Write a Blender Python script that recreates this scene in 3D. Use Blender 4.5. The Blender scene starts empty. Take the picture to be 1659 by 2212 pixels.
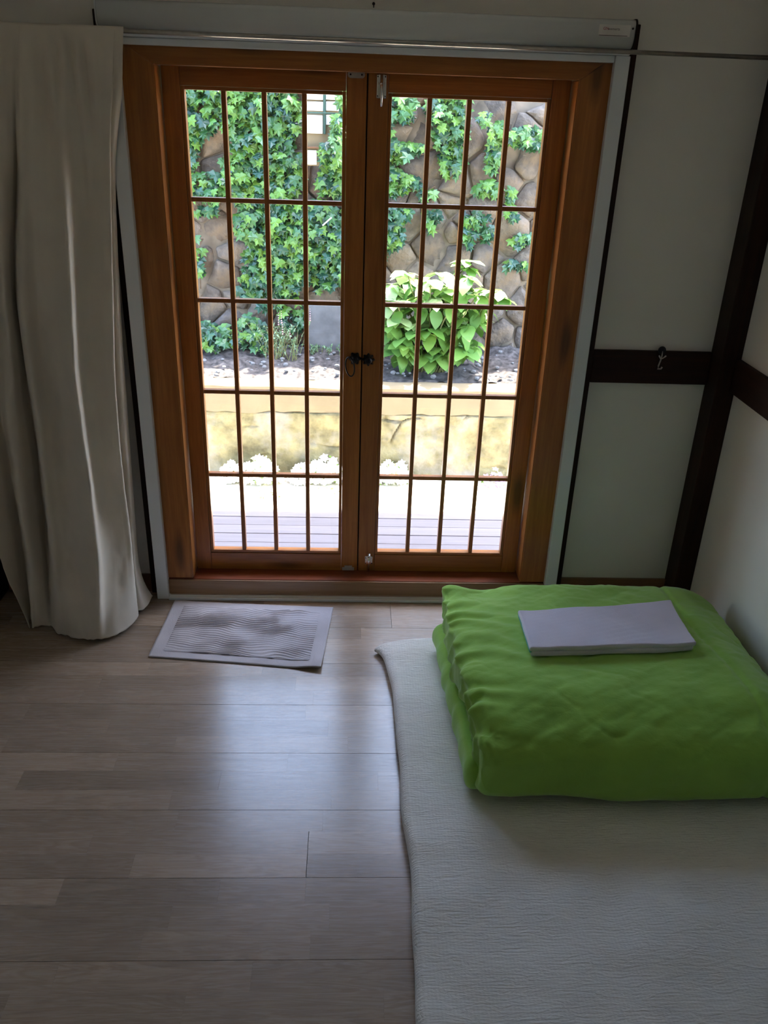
import bpy, bmesh, math, random
import numpy as np
from mathutils import Vector, Matrix, noise
random.seed(7)
D = bpy.data
sc = bpy.context.scene
COL = sc.collection
PI = math.pi

# ---------------------------------------------------------------- camera
W, H, F = 1659.0, 2212.0, 1801.3
CAM = Vector((0.5136, -2.7826, 1.6728))
YAW, PITCH, ROLL = 0.04624, 0.44960, 0.03550
fw = Vector((math.sin(YAW) * math.cos(PITCH), math.cos(YAW) * math.cos(PITCH), -math.sin(PITCH)))
r0 = Vector((math.cos(YAW), -math.sin(YAW), 0))
u0 = r0.cross(fw)
RGT = r0 * math.cos(ROLL) + u0 * math.sin(ROLL)
UPV = -r0 * math.sin(ROLL) + u0 * math.cos(ROLL)
cd = D.cameras.new('camera'); cam = D.objects.new('camera', cd); COL.objects.link(cam)
cd.sensor_fit = 'HORIZONTAL'; cd.sensor_width = 36.0; cd.lens = F / W * 36.0
cd.clip_start = 0.02; cd.clip_end = 200
cam.matrix_world = Matrix(((RGT.x, UPV.x, -fw.x, CAM.x), (RGT.y, UPV.y, -fw.y, CAM.y), (RGT.z, UPV.z, -fw.z, CAM.z), (0, 0, 0, 1)))
sc.camera = cam

# ---------------------------------------------------------------- sky, sun, exposure
world = D.worlds.new('world'); sc.world = world; world.use_nodes = True
wn = world.node_tree.nodes; wl = world.node_tree.links; wn.clear()
sky = wn.new('ShaderNodeTexSky'); sky.sky_type = 'NISHITA'; sky.sun_disc = False
sky.sun_elevation = math.radians(68); sky.sun_rotation = math.radians(60)
sky.air_density = 1.0; sky.dust_density = 2.0; sky.ozone_density = 1.0
bg = wn.new('ShaderNodeBackground'); bg.inputs[1].default_value = 2.3
wo = wn.new('ShaderNodeOutputWorld')
wl.new(sky.outputs[0], bg.inputs[0]); wl.new(bg.outputs[0], wo.inputs[0])
ld = D.lights.new('sun', 'SUN'); ld.energy = 30.0; ld.angle = math.radians(0.6); ld.color = (1.0, 0.93, 0.82)
sun = D.objects.new('sun', ld); COL.objects.link(sun)
sun.rotation_euler = Vector((0.35, 0.19, 1.0)).to_track_quat('Z', 'Y').to_euler()
sun.location = (2, 1, 6)
pd = D.lights.new('door_portal', 'AREA'); pd.shape = 'RECTANGLE'; pd.size = 1.3; pd.size_y = 1.8
pd.cycles.is_portal = True
po = D.objects.new('door_portal', pd); COL.objects.link(po)
po.location = (0.55, 0.13, 0.93); po.rotation_euler = (-PI / 2, 0, 0)
sc.view_settings.view_transform = 'Standard'; sc.view_settings.look = 'None'
sc.view_settings.exposure = 0.38; sc.view_settings.gamma = 1.0
sc.view_settings.use_curve_mapping = False
sc.cycles.use_denoising = True
sc.cycles.max_bounces = 10; sc.cycles.diffuse_bounces = 6; sc.cycles.transparent_max_bounces = 16
sc.cycles.sample_clamp_indirect = 8.0

# ---------------------------------------------------------------- helpers
def ray(px, py):
    return fw + RGT * ((px - 829.5) / F) - UPV * ((py - 1106) / F)
def at(px, py, Y):
    d = ray(px, py); t = (Y - CAM.y) / d.y
    return CAM + d * t
def atz(px, py, Z):
    d = ray(px, py); t = (Z - CAM.z) / d.z
    return CAM + d * t

def mesh_from(name, verts, faces, smooth=False):
    m = D.meshes.new(name); m.from_pydata([tuple(v) for v in verts], [], faces); m.update()
    if smooth: m.shade_smooth()
    return m
def link(name, me, mat=None, parent=None, **kw):
    o = D.objects.new(name, me); COL.objects.link(o)
    if mat is not None and me is not None and not me.materials: me.materials.append(mat)
    if parent is not None: o.parent = parent
    for k, v in kw.items(): o[k] = v
    return o
def empty(name, loc=(0, 0, 0), **kw):
    o = D.objects.new(name, None); COL.objects.link(o); o.location = loc; o.empty_display_size = 0.05
    for k, v in kw.items(): o[k] = v
    return o
def tag(o, label, cat, group=None, kind=None):
    o['label'] = label; o['category'] = cat
    if group: o['group'] = group
    if kind: o['kind'] = kind
    return o
def bm_box(bm, x0, x1, y0, y1, z0, z1, bev=0.0, seg=2):
    vs = [bm.verts.new(p) for p in ((x0,y0,z0),(x1,y0,z0),(x1,y1,z0),(x0,y1,z0),(x0,y0,z1),(x1,y0,z1),(x1,y1,z1),(x0,y1,z1))]
    fs = [bm.faces.new([vs[i] for i in f]) for f in ((3,2,1,0),(4,5,6,7),(0,1,5,4),(1,2,6,5),(2,3,7,6),(3,0,4,7))]
    if bev > 0:
        es = list({e for f in fs for e in f.edges})
        bmesh.ops.bevel(bm, geom=es, offset=bev, segments=seg, affect='EDGES', profile=0.5)
def done(bm, name, smooth=False):
    bmesh.ops.recalc_face_normals(bm, faces=bm.faces)
    m = D.meshes.new(name); bm.to_mesh(m); bm.free()
    if smooth: m.shade_smooth()
    return m
def box(name, x0, x1, y0, y1, z0, z1, mat, parent=None, bev=0.002, seg=2, **kw):
    bm = bmesh.new(); bm_box(bm, min(x0,x1), max(x0,x1), min(y0,y1), max(y0,y1), min(z0,z1), max(z0,z1), bev, seg)
    return link(name, done(bm, name), mat, parent, **kw)
def bm_tube(bm, pts, rad, n=10, closed=False, cap=True):
    pts = [Vector(p) for p in pts]; N = len(pts); rings = []
    rads = rad if isinstance(rad, (list, tuple)) else [rad] * N
    up = Vector((0.13, 0.31, 0.94))
    for i, p in enumerate(pts):
        a = pts[(i - 1) % N] if (closed or i > 0) else p
        b = pts[(i + 1) % N] if (closed or i < N - 1) else p
        t = (b - a).normalized()
        s = t.cross(up); s = s.normalized() if s.length > 1e-4 else Vector((1, 0, 0))
        w = s.cross(t)
        rings.append([bm.verts.new(p + (s * math.cos(2*PI*k/n) + w * math.sin(2*PI*k/n)) * rads[i]) for k in range(n)])
    for i in range(N if closed else N - 1):
        A, B = rings[i], rings[(i + 1) % N]
        for k in range(n): bm.faces.new((A[k], A[(k+1) % n], B[(k+1) % n], B[k]))
    if cap and not closed:
        bm.faces.new(rings[0]); bm.faces.new(rings[-1][::-1])
def bm_lathe(bm, prof, n=16, M=None):
    # profile (radius, height) about local Z
    rings = []
    for r, h in prof:
        ring = []
        for k in range(n):
            v = Vector((r * math.cos(2*PI*k/n), r * math.sin(2*PI*k/n), h))
            ring.append(bm.verts.new(M @ v if M else v))
        rings.append(ring)
    for A, B in zip(rings, rings[1:]):
        for k in range(n): bm.faces.new((A[k], A[(k+1) % n], B[(k+1) % n], B[k]))
    bm.faces.new(rings[0][::-1]); bm.faces.new(rings[-1])
def rounded_box(hx, hy, hz, r, nx, ny, nz):
    """verts on a rounded box centred at 0, with normals; returns verts, faces, normals"""
    bm = bmesh.new()
    h = (hx, hy, hz); n = (nx, ny, nz)
    def lin(k, hh):
        # denser near the rounded edges
        c = hh - r; a = max(3, k // 5)
        e = [c + r * math.tan((i + 1) / a * PI / 4) for i in range(a)]
        m = [-c + 2 * c * i / (k - 1) for i in range(k)]
        return [-x for x in reversed(e)] + m + e
    for ax in range(3):
        b, c = (ax + 1) % 3, (ax + 2) % 3
        lb, lc = lin(n[b], h[b]), lin(n[c], h[c])
        for s in (-1, 1):
            g = []
            for vb in lb:
                row = []
                for vc in lc:
                    p = [0, 0, 0]; p[ax] = s * h[ax]; p[b] = vb; p[c] = vc
                    row.append(bm.verts.new(p))
                g.append(row)
            for i in range(len(lb) - 1):
                for j in range(len(lc) - 1):
                    q = (g[i][j], g[i+1][j], g[i+1][j+1], g[i][j+1])
                    bm.faces.new(q if s > 0 else q[::-1])
    bmesh.ops.remove_doubles(bm, verts=bm.verts, dist=1e-5)
    vs = []; ns = []
    for v in bm.verts:
        inner = Vector([max(-(h[i]-r), min(h[i]-r, v.co[i])) for i in range(3)])
        d = v.co - inner
        nrm = d.normalized() if d.length > 1e-9 else Vector((0, 0, 1))
        vs.append(inner + nrm * r); ns.append(nrm)
    bm.verts.index_update()
    fs = [[v.index for v in f.verts] for f in bm.faces]
    bm.free()
    return vs, fs, ns
def fbm(p, oct=3):
    return noise.fractal(p, 1.0, 2.0, oct)
def lerp(a, b, t): return a + (b - a) * t
def sstep(a, b, x):
    t = max(0.0, min(1.0, (x - a) / (b - a))); return t * t * (3 - 2 * t)

# ---------------------------------------------------------------- materials
def newmat(name):
    m = D.materials.new(name); m.use_nodes = True
    nt = m.node_tree; bs = nt.nodes['Principled BSDF']
    return m, nt, bs
def nd(nt, t, **kw):
    n = nt.nodes.new(t)
    for k, v in kw.items(): setattr(n, k, v)
    return n
def ramp(nt, fac, stops):
    r = nd(nt, 'ShaderNodeValToRGB'); e = r.color_ramp.elements
    while len(e) < len(stops): e.new(0.5)
    for i, (p, c) in enumerate(stops):
        e[i].position = p; e[i].color = (*c, 1) if len(c) == 3 else c
    nt.links.new(fac, r.inputs[0]); return r.outputs[0]
def coords(nt, scale=(1, 1, 1), kind='Object', rot=(0, 0, 0)):
    tc = nd(nt, 'ShaderNodeTexCoord'); mp = nd(nt, 'ShaderNodeMapping')
    mp.inputs['Scale'].default_value = scale; mp.inputs['Rotation'].default_value = rot
    nt.links.new(tc.outputs[kind], mp.inputs[0]); return mp.outputs[0]
def noisetex(nt, vec, scale, detail=3, rough=0.5, dist=0.0):
    n = nd(nt, 'ShaderNodeTexNoise'); n.inputs['Scale'].default_value = scale
    n.inputs['Detail'].default_value = detail; n.inputs['Roughness'].default_value = rough
    n.inputs['Distortion'].default_value = dist
    nt.links.new(vec, n.inputs['Vector']); return n.outputs['Fac']
def bump(nt, bs, h, strength=0.2, dist=0.002, prev=None):
    b = nd(nt, 'ShaderNodeBump'); b.inputs['Strength'].default_value = strength
    b.inputs['Distance'].default_value = dist
    nt.links.new(h, b.inputs['Height'])
    if prev is not None: nt.links.new(prev, b.inputs['Normal'])
    nt.links.new(b.outputs[0], bs.inputs['Normal']); return b.outputs[0]
def mathn(nt, op, a, b=None):
    m = nd(nt, 'ShaderNodeMath', operation=op)
    for i, v in enumerate((a, b)):
        if v is None: continue
        if isinstance(v, (int, float)): m.inputs[i].default_value = v
        else: nt.links.new(v, m.inputs[i])
    return m.outputs[0]
def mixc(nt, fac, a, b, mode='MIX'):
    m = nd(nt, 'ShaderNodeMix', data_type='RGBA', blend_type=mode)
    if isinstance(fac, (int, float)): m.inputs[0].default_value = fac
    else: nt.links.new(fac, m.inputs[0])
    for i, v in ((6, a), (7, b)):
        if isinstance(v, tuple): m.inputs[i].default_value = (*v, 1)
        else: nt.links.new(v, m.inputs[i])
    return m.outputs[2]
def simple(name, col, rough=0.5, metal=0.0, nscale=30, var=0.12, bmp=0.0, bscale=200, coat=0.0, spec=0.5):
    m, nt, bs = newmat(name)
    v = coords(nt); n = noisetex(nt, v, nscale)
    c2 = tuple(max(0, c * (1 - var)) for c in col); c1 = tuple(min(1, c * (1 + var)) for c in col)
    nt.links.new(ramp(nt, n, [(0.3, c2), (0.7, c1)]), bs.inputs['Base Color'])
    bs.inputs['Roughness'].default_value = rough; bs.inputs['Metallic'].default_value = metal
    bs.inputs['Specular IOR Level'].default_value = spec
    bs.inputs['Coat Weight'].default_value = coat
    if bmp > 0: bump(nt, bs, noisetex(nt, v, bscale), bmp, 0.001)
    return m
def wood(name, dark, light, axis, rough=0.35, coat=0.25, knots=True, gscale=1.0):
    m, nt, bs = newmat(name)
    s = {'x': (1.2, 22, 22), 'z': (22, 22, 1.2), 'y': (22, 1.2, 22)}[axis]
    s = tuple(k * gscale for k in s)
    v = coords(nt, s)
    n1 = noisetex(nt, v, 1.6, 5, 0.6, 0.8)
    v2 = coords(nt, tuple(k * 5 for k in s)); n2 = noisetex(nt, v2, 1.5, 3, 0.6)
    f = mathn(nt, 'ADD', mathn(nt, 'MULTIPLY', n1, 0.7), mathn(nt, 'MULTIPLY', n2, 0.3))
    c = ramp(nt, f, [(0.3, dark), (0.55, tuple((a+b)/2 for a, b in zip(dark, light))), (0.72, light)])
    if knots:
        sk = {'x': (2.2, 9, 9), 'z': (9, 9, 2.2), 'y': (9, 2.2, 9)}[axis]
        vk = coords(nt, sk); vo = nd(nt, 'ShaderNodeTexVoronoi'); vo.inputs['Scale'].default_value = 1.0
        nt.links.new(vk, vo.inputs['Vector'])
        kf = ramp(nt, vo.outputs['Distance'], [(0.09, (1, 1, 1)), (0.24, (0, 0, 0))])
        c = mixc(nt, mathn(nt, 'MULTIPLY', kf, 0.75), c, tuple(k * 0.25 for k in dark))
    oi = nd(nt, 'ShaderNodeObjectInfo')
    br = mathn(nt, 'ADD', mathn(nt, 'MULTIPLY', oi.outputs['Random'], 0.2), 0.9)
    hs = nd(nt, 'ShaderNodeHueSaturation'); nt.links.new(c, hs.inputs['Color']); nt.links.new(br, hs.inputs['Value'])
    nt.links.new(hs.outputs[0], bs.inputs['Base Color'])
    bs.inputs['Roughness'].default_value = rough; bs.inputs['Coat Weight'].default_value = coat
    bs.inputs['Coat Roughness'].default_value = 0.25
    bump(nt, bs, f, 0.15, 0.001)
    return m
M_doorV = wood('varnished_pine_vertical', (0.27, 0.082, 0.012), (0.54, 0.205, 0.040), 'z')
M_doorH = wood('varnished_pine_horizontal', (0.27, 0.082, 0.012), (0.54, 0.205, 0.040), 'x')
M_muntin = wood('varnished_muntin', (0.26, 0.085, 0.018), (0.46, 0.17, 0.042), 'z', knots=False)
M_sill = wood('sill_wood', (0.13, 0.035, 0.015), (0.26, 0.075, 0.035), 'x', rough=0.22, coat=0.5, knots=False)
M_step = wood('step_wood', (0.20, 0.105, 0.045), (0.34, 0.20, 0.10), 'x', knots=False)
M_base = wood('baseboard_wood', (0.14, 0.065, 0.03), (0.24, 0.12, 0.06), 'x', knots=False)
M_timberZ = wood('dark_timber_vertical', (0.010, 0.0035, 0.002), (0.034, 0.011, 0.005), 'z', rough=0.55, coat=0.0, knots=False)
M_timberX = wood('dark_timber_horizontal', (0.012, 0.004, 0.002), (0.036, 0.012, 0.006), 'x', rough=0.55, coat=0.0, knots=False)
M_timberY = wood('dark_timber_side', (0.016, 0.005, 0.003), (0.045, 0.016, 0.008), 'y', rough=0.55, coat=0.0, knots=False)
for _m in (M_timberZ, M_timberX, M_timberY): _m.node_tree.nodes['Principled BSDF'].inputs['Specular IOR Level'].default_value = 0.2
M_plaster = simple('white_wallpaper', (0.78, 0.765, 0.71), 0.85, nscale=4, var=0.025, bmp=0.12, bscale=120, spec=0.2)
M_ceiling = simple('ceiling_paper', (0.78, 0.77, 0.72), 0.9, nscale=3, var=0.03)
M_alu = simple('white_aluminium', (0.72, 0.76, 0.78), 0.28, nscale=6, var=0.03, coat=0.3)
M_screenbox = simple('glossy_white_housing', (0.70, 0.73, 0.72), 0.22, nscale=5, var=0.03, coat=0.5)
M_steel = simple('brushed_steel', (0.45, 0.43, 0.39), 0.28, metal=0.9, nscale=60, var=0.1)
M_chrome = simple('chrome', (0.80, 0.80, 0.80), 0.12, metal=1.0, nscale=20, var=0.05)
M_zinc = simple('grey_metal', (0.55, 0.53, 0.50), 0.35, metal=0.7, nscale=40, var=0.1)
M_black = simple('black_iron', (0.012, 0.010, 0.010), 0.32, metal=0.4, nscale=80, var=0.3)
M_dark = simple('dark_gap', (0.015, 0.012, 0.010), 0.8)
M_sticker = simple('paper_sticker', (0.72, 0.70, 0.66), 0.5, nscale=10, var=0.03)
M_ink = simple('dark_ink', (0.06, 0.05, 0.05), 0.6)
M_redink = simple('red_ink', (0.45, 0.05, 0.07), 0.6)

def glass_mat():
    m = D.materials.new('window_glass'); m.use_nodes = True; nt = m.node_tree; nt.nodes.clear()
    out = nd(nt, 'ShaderNodeOutputMaterial'); mx = nd(nt, 'ShaderNodeMixShader')
    tr = nd(nt, 'ShaderNodeBsdfTransparent'); tr.inputs[0].default_value = (0.94, 0.965, 0.95, 1)
    gl = nd(nt, 'ShaderNodeBsdfGlossy'); gl.inputs['Roughness'].default_value = 0.01
    fr = nd(nt, 'ShaderNodeFresnel'); fr.inputs[0].default_value = 1.5
    nt.links.new(mathn(nt, 'MULTIPLY', fr.outputs[0], 1.3), mx.inputs[0])
    nt.links.new(tr.outputs[0], mx.inputs[1]); nt.links.new(gl.outputs[0], mx.inputs[2])
    nt.links.new(mx.outputs[0], out.inputs[0]); return m
M_glass = glass_mat()

def fabric(name, col, rough=0.9, weave=900, wstr=0.25, transl=0.0, var=0.06, sheen=0.3, big=None):
    m, nt, bs = newmat(name)
    v = coords(nt)
    n = noisetex(nt, v, 9, 4)
    c2 = tuple(c * (1 - var) for c in col); c1 = tuple(min(1, c * (1 + var)) for c in col)
    nt.links.new(ramp(nt, n, [(0.3, c2), (0.7, c1)]), bs.inputs['Base Color'])
    bs.inputs['Roughness'].default_value = rough
    bs.inputs['Sheen Weight'].default_value = sheen; bs.inputs['Sheen Roughness'].default_value = 0.5
    bs.inputs['Specular IOR Level'].default_value = 0.15
    b1 = bump(nt, bs, noisetex(nt, v, weave, 2), wstr, 0.0008)
    if big: bump(nt, bs, noisetex(nt, coords(nt, big[1]), big[0], 4, 0.6, 0.4), big[2], 0.006, b1)
    if transl > 0:
        out = nt.nodes['Material Output']; mx = nd(nt, 'ShaderNodeMixShader'); mx.inputs[0].default_value = transl
        t = nd(nt, 'ShaderNodeBsdfTranslucent'); t.inputs[0].default_value = (*col, 1)
        nt.links.new(bs.outputs[0], mx.inputs[1]); nt.links.new(t.outputs[0], mx.inputs[2])
        nt.links.new(mx.outputs[0], out.inputs[0])
    return m
M_curtain = fabric('cream_linen', (0.76, 0.70, 0.60), 0.9, 700, 0.3, 0.14, 0.05, 0.2, big=(7, (1, 1, 0.7), 0.35))
M_green = fabric('lime_green_cotton', (0.29, 0.54, 0.085), 0.8, 1500, 0.12, 0.0, 0.05, 0.3, big=(16, (1, 1.6, 1), 0.40))
M_towel = fabric('lilac_white_terry', (0.66, 0.62, 0.70), 1.0, 420, 0.9, 0.0, 0.05, 0.5)
M_tealtrim = fabric('teal_hem', (0.10, 0.42, 0.36), 0.9, 900, 0.2)
M_mat = fabric('grey_cotton_mat', (0.46, 0.44, 0.47), 1.0, 500, 0.8, 0.0, 0.08, 0.4)

def futon_mat():
    m, nt, bs = newmat('crinkled_ivory_cotton')
    v = coords(nt)
    n = noisetex(nt, v, 5, 3)
    nt.links.new(ramp(nt, n, [(0.3, (0.76, 0.74, 0.69)), (0.7, (0.82, 0.80, 0.75))]), bs.inputs['Base Color'])
    bs.inputs['Roughness'].default_value = 0.95; bs.inputs['Specular IOR Level'].default_value = 0.1
    bs.inputs['Sheen Weight'].default_value = 0.25
    vr = coords(nt, (16, 75, 75)); r1 = noisetex(nt, vr, 1.0, 4, 0.6, 1.6)      # sideways crinkles
    w = nd(nt, 'ShaderNodeTexWave', wave_type='BANDS', bands_direction='X'); w.inputs['Scale'].default_value = 38
    w.inputs['Distortion'].default_value = 1.5; w.inputs['Detail'].default_value = 1
    nt.links.new(v, w.inputs['Vector'])
    w2 = nd(nt, 'ShaderNodeTexWave', wave_type='BANDS', bands_direction='Y'); w2.inputs['Scale'].default_value = 42
    w2.inputs['Distortion'].default_value = 4.0; w2.inputs['Detail'].default_value = 2; w2.inputs['Detail Scale'].default_value = 1.2
    nt.links.new(v, w2.inputs['Vector'])
    b = bump(nt, bs, r1, 0.75, 0.006)
    b = bump(nt, bs, mathn(nt, 'ADD', mathn(nt, 'MULTIPLY', w.outputs['Fac'], 0.5), w2.outputs['Fac']), 0.20, 0.0018, b)
    return m
M_futon = futon_mat()

def laminate():
    m, nt, bs = newmat('light_oak_laminate')
    oi = nd(nt, 'ShaderNodeObjectInfo')
    tc = nd(nt, 'ShaderNodeTexCoord'); cb = nd(nt, 'ShaderNodeCombineXYZ')
    nt.links.new(mathn(nt, 'MULTIPLY', oi.outputs['Random'], 37.0), cb.inputs[2])
    add = nd(nt, 'ShaderNodeVectorMath', operation='ADD'); nt.links.new(tc.outputs['Object'], add.inputs[0]); nt.links.new(cb.outputs[0], add.inputs[1])
    mp = nd(nt, 'ShaderNodeMapping'); mp.inputs['Scale'].default_value = (1.6, 16, 1); nt.links.new(add.outputs[0], mp.inputs[0])
    n1 = noisetex(nt, mp.outputs[0], 1.6, 4, 0.55, 1.4)
    wv = nd(nt, 'ShaderNodeMath', operation='SINE'); nt.links.new(mathn(nt, 'MULTIPLY', n1, 42.0), wv.inputs[0])
    mp2 = nd(nt, 'ShaderNodeMapping'); mp2.inputs['Scale'].default_value = (7, 230, 1); nt.links.new(add.outputs[0], mp2.inputs[0])
    n2 = noisetex(nt, mp2.outputs[0], 1.0, 3, 0.6)
    f = mathn(nt, 'ADD', mathn(nt, 'MULTIPLY', wv.outputs[0], 0.10), mathn(nt, 'ADD', mathn(nt, 'MULTIPLY', n2, 0.7), 0.15))
    c = ramp(nt, f, [(0.25, (0.24, 0.165, 0.11)), (0.5, (0.34, 0.25, 0.175)), (0.75, (0.41, 0.315, 0.23))])
    v = mathn(nt, 'ADD', mathn(nt, 'MULTIPLY', oi.outputs['Random'], 0.40), 0.80)
    hs = nd(nt, 'ShaderNodeHueSaturation'); nt.links.new(c, hs.inputs['Color']); nt.links.new(v, hs.inputs['Value'])
    hs.inputs['Saturation'].default_value = 0.9
    nt.links.new(hs.outputs[0], bs.inputs['Base Color'])
    nt.links.new(ramp(nt, n2, [(0.3, (0.30,)*3), (0.7, (0.24,)*3)]), bs.inputs['Roughness'])
    bs.inputs['Specular IOR Level'].default_value = 0.75
    bs.inputs['Coat Weight'].default_value = 0.30; bs.inputs['Coat Roughness'].default_value = 0.20
    bump(nt, bs, f, 0.10, 0.0006)
    return m
M_lam = laminate()

def rnd_mat(name, cols, rough=0.85, nscale=12, bmp=0.6, bdist=0.01, transl=0.0, mottled=0.5, spec=0.3, mott_cols=None, island=True):
    """colour picked per object / per island, mottled by noise"""
    m, nt, bs = newmat(name)
    oi = nd(nt, 'ShaderNodeObjectInfo')
    rv = oi.outputs['Random']
    if island:
        ge = nd(nt, 'ShaderNodeNewGeometry')
        rv = mathn(nt, 'FRACT', mathn(nt, 'ADD', rv, ge.outputs['Random Per Island']))
    k = len(cols)
    c = ramp(nt, rv, [((i + 0.5) / k, cc) for i, cc in enumerate(cols)])
    v = coords(nt, kind='Object')
    n = noisetex(nt, v, nscale, 5, 0.6)
    g = ramp(nt, n, [(0.3, (1 - mottled,) * 3), (0.7, (1 + mottled * 0.4,) * 3)])
    c = mixc(nt, 1.0, c, g, 'MULTIPLY')
    if mott_cols:
        n3 = noisetex(nt, coords(nt, (1, 1, 1)), nscale * 0.45, 4, 0.6)
        c = mixc(nt, ramp(nt, n3, [(0.5, (0, 0, 0)), (0.66, (0.8,) * 3)]), c, mott_cols)
    nt.links.new(c, bs.inputs['Base Color'])
    bs.inputs['Roughness'].default_value = rough; bs.inputs['Specular IOR Level'].default_value = spec
    if bmp > 0: bump(nt, bs, n, bmp, bdist)
    if transl > 0:
        out = nt.nodes['Material Output']; mx = nd(nt, 'ShaderNodeMixShader'); mx.inputs[0].default_value = transl
        t = nd(nt, 'ShaderNodeBsdfTranslucent'); nt.links.new(c, t.inputs[0])
        nt.links.new(bs.outputs[0], mx.inputs[1]); nt.links.new(t.outputs[0], mx.inputs[2]); nt.links.new(mx.outputs[0], out.inputs[0])
    return m
STONEC = [(0.175, 0.138, 0.112), (0.24, 0.195, 0.16), (0.18, 0.155, 0.148), (0.27, 0.21, 0.155), (0.15, 0.125, 0.108)]
M_stone = rnd_mat('granite_rubble', STONEC, 0.9, 16, 0.9, 0.02, mottled=0.45, mott_cols=(0.21, 0.145, 0.09), island=False)
M_stonemass = rnd_mat('granite_rubble_mass', STONEC, 0.9, 16, 0.9, 0.02, mottled=0.45, mott_cols=(0.21, 0.145, 0.09))
M_mortar = simple('earth_mortar', (0.19, 0.15, 0.112), 0.95, nscale=10, var=0.4, bmp=0.8, bscale=40)
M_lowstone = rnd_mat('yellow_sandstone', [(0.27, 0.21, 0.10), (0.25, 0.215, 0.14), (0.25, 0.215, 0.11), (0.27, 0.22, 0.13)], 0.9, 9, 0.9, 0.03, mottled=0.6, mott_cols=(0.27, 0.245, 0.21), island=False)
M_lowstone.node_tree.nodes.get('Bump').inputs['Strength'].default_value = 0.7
M_coping = rnd_mat('buff_concrete', [(0.215, 0.162, 0.092), (0.23, 0.178, 0.108)], 0.9, 6, 0.3, 0.006, mottled=0.14, island=False)
M_soil = simple('grey_brown_soil', (0.078, 0.066, 0.062), 0.95, nscale=34, var=0.7, bmp=1.0, bscale=70)
M_sand = simple('pale_sandy_ground', (0.62, 0.56, 0.47), 0.95, nscale=5, var=0.1, bmp=0.4, bscale=60)
M_deck = wood('weathered_deck', (0.155, 0.135, 0.142), (0.225, 0.20, 0.21), 'x', rough=0.7, coat=0.0, knots=False)
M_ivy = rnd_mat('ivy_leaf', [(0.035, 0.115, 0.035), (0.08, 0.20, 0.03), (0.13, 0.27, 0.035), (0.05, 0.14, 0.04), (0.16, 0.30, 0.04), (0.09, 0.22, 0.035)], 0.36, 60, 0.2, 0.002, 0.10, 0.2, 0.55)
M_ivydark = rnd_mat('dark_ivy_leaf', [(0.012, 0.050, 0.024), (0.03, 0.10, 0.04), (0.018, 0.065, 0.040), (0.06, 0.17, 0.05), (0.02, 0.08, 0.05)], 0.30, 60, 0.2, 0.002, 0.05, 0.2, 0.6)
M_hydshade = rnd_mat('shaded_hydrangea_leaf', [(0.09, 0.20, 0.03), (0.15, 0.29, 0.05), (0.11, 0.24, 0.05)], 0.5, 50, 0.25, 0.003, 0.10, 0.15, 0.4)  # shade on the lower leaves put into a darker leaf colour
M_hydlit = rnd_mat('sunlit_hydrangea_leaf', [(0.13, 0.27, 0.04), (0.30, 0.46, 0.14), (0.48, 0.60, 0.32), (0.24, 0.40, 0.10), (0.44, 0.57, 0.26)], 0.34, 50, 0.25, 0.003, 0.10, 0.15, 0.8)  # sun glare on the top leaves painted in as paler greens
M_stem = simple('green_brown_stem', (0.22, 0.22, 0.08), 0.7)
M_vine = simple('woody_vine', (0.16, 0.10, 0.06), 0.9, bmp=0.5)
M_feather = rnd_mat('silvery_green_leaf', [(0.22, 0.34, 0.20), (0.28, 0.40, 0.26), (0.18, 0.30, 0.14)], 0.7, 50, 0.0, 0.001, 0.2, 0.1)
M_pink = simple('pink_flower', (0.62, 0.33, 0.36), 0.7)
M_whiteflower = simple('white_petals', (0.85, 0.84, 0.80), 0.7, var=0.03)
M_purpleflower = simple('purple_petals', (0.50, 0.26, 0.62), 0.7)
M_concrete = rnd_mat('grey_concrete', [(0.20, 0.195, 0.20)], 0.9, 12, 0.4, 0.006, mottled=0.3, island=False)
M_paint = simple('chalky_white_paint', (0.80, 0.82, 0.80), 0.6, nscale=8, var=0.08)
M_rooftile = simple('grey_roof_tile', (0.12, 0.12, 0.125), 0.7, nscale=10, var=0.2)
M_eave = wood('eave_board', (0.16, 0.085, 0.04), (0.30, 0.17, 0.09), 'x', rough=0.7, coat=0, knots=False)

# ================================================================= ROOM SHELL
XL, XR, YF, ZC = -0.82, 1.80, -4.0, 2.42
WY = -0.03                      # room face of the door wall
def structure(o): o['kind'] = 'structure'; return o
# floor: strips laid along x
floor = structure(box('floor', XL, XR, YF, 0.10, -0.06, -0.014, M_dark, bev=0))
SW = 0.2155 / 3
known = {  # joints read from the photograph (row index counted from y=-0.06)
}
def strip_mesh(L, w, gap_side):
    bm = bmesh.new(); bm_box(bm, 0.00008, L - 0.00008, 0.00005 + gap_side, w - 0.00005, -0.014, 0.0, 0.0)
    return done(bm, 'floor_strip')
joints_px = {  # strip rows (three strips to a board)
    (-0.2755, 0): [(843, 1309)],
}
rowsY = []
y = -0.2755 + 0.2155
k = 0
row_top = 0.10 - 0.0
ys = [-0.06 + 0.2155 / 3 * j for j in range(3)][::-1]
edges = [0.0837 + 0.0] 
start = -0.06 + SW * 2      # first row top edge just inside the opening
nrow = 0
cache = {}
JX = {5: [0.062-0.35, 0.132], 6: [-0.31, 0.132], 7: [-0.395, 0.132], 9: [-0.27, 0.35], 10: [-0.31, 0.41], 11: [-0.45, -0.05], 12: [-0.19, 0.46],
      13: [0.02, 0.52], 14: [-0.13, 0.35], 15: [-0.37, 0.17], 16: [0.05], 17: [-0.4, 0.08], 18: [-0.12, 0.4235],
      19: [0.0, 0.4235], 20: [-0.15, 0.22, 0.4235], 21: [0.12], 2: [0.673], 3: [0.673], 4: [0.673]}
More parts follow.
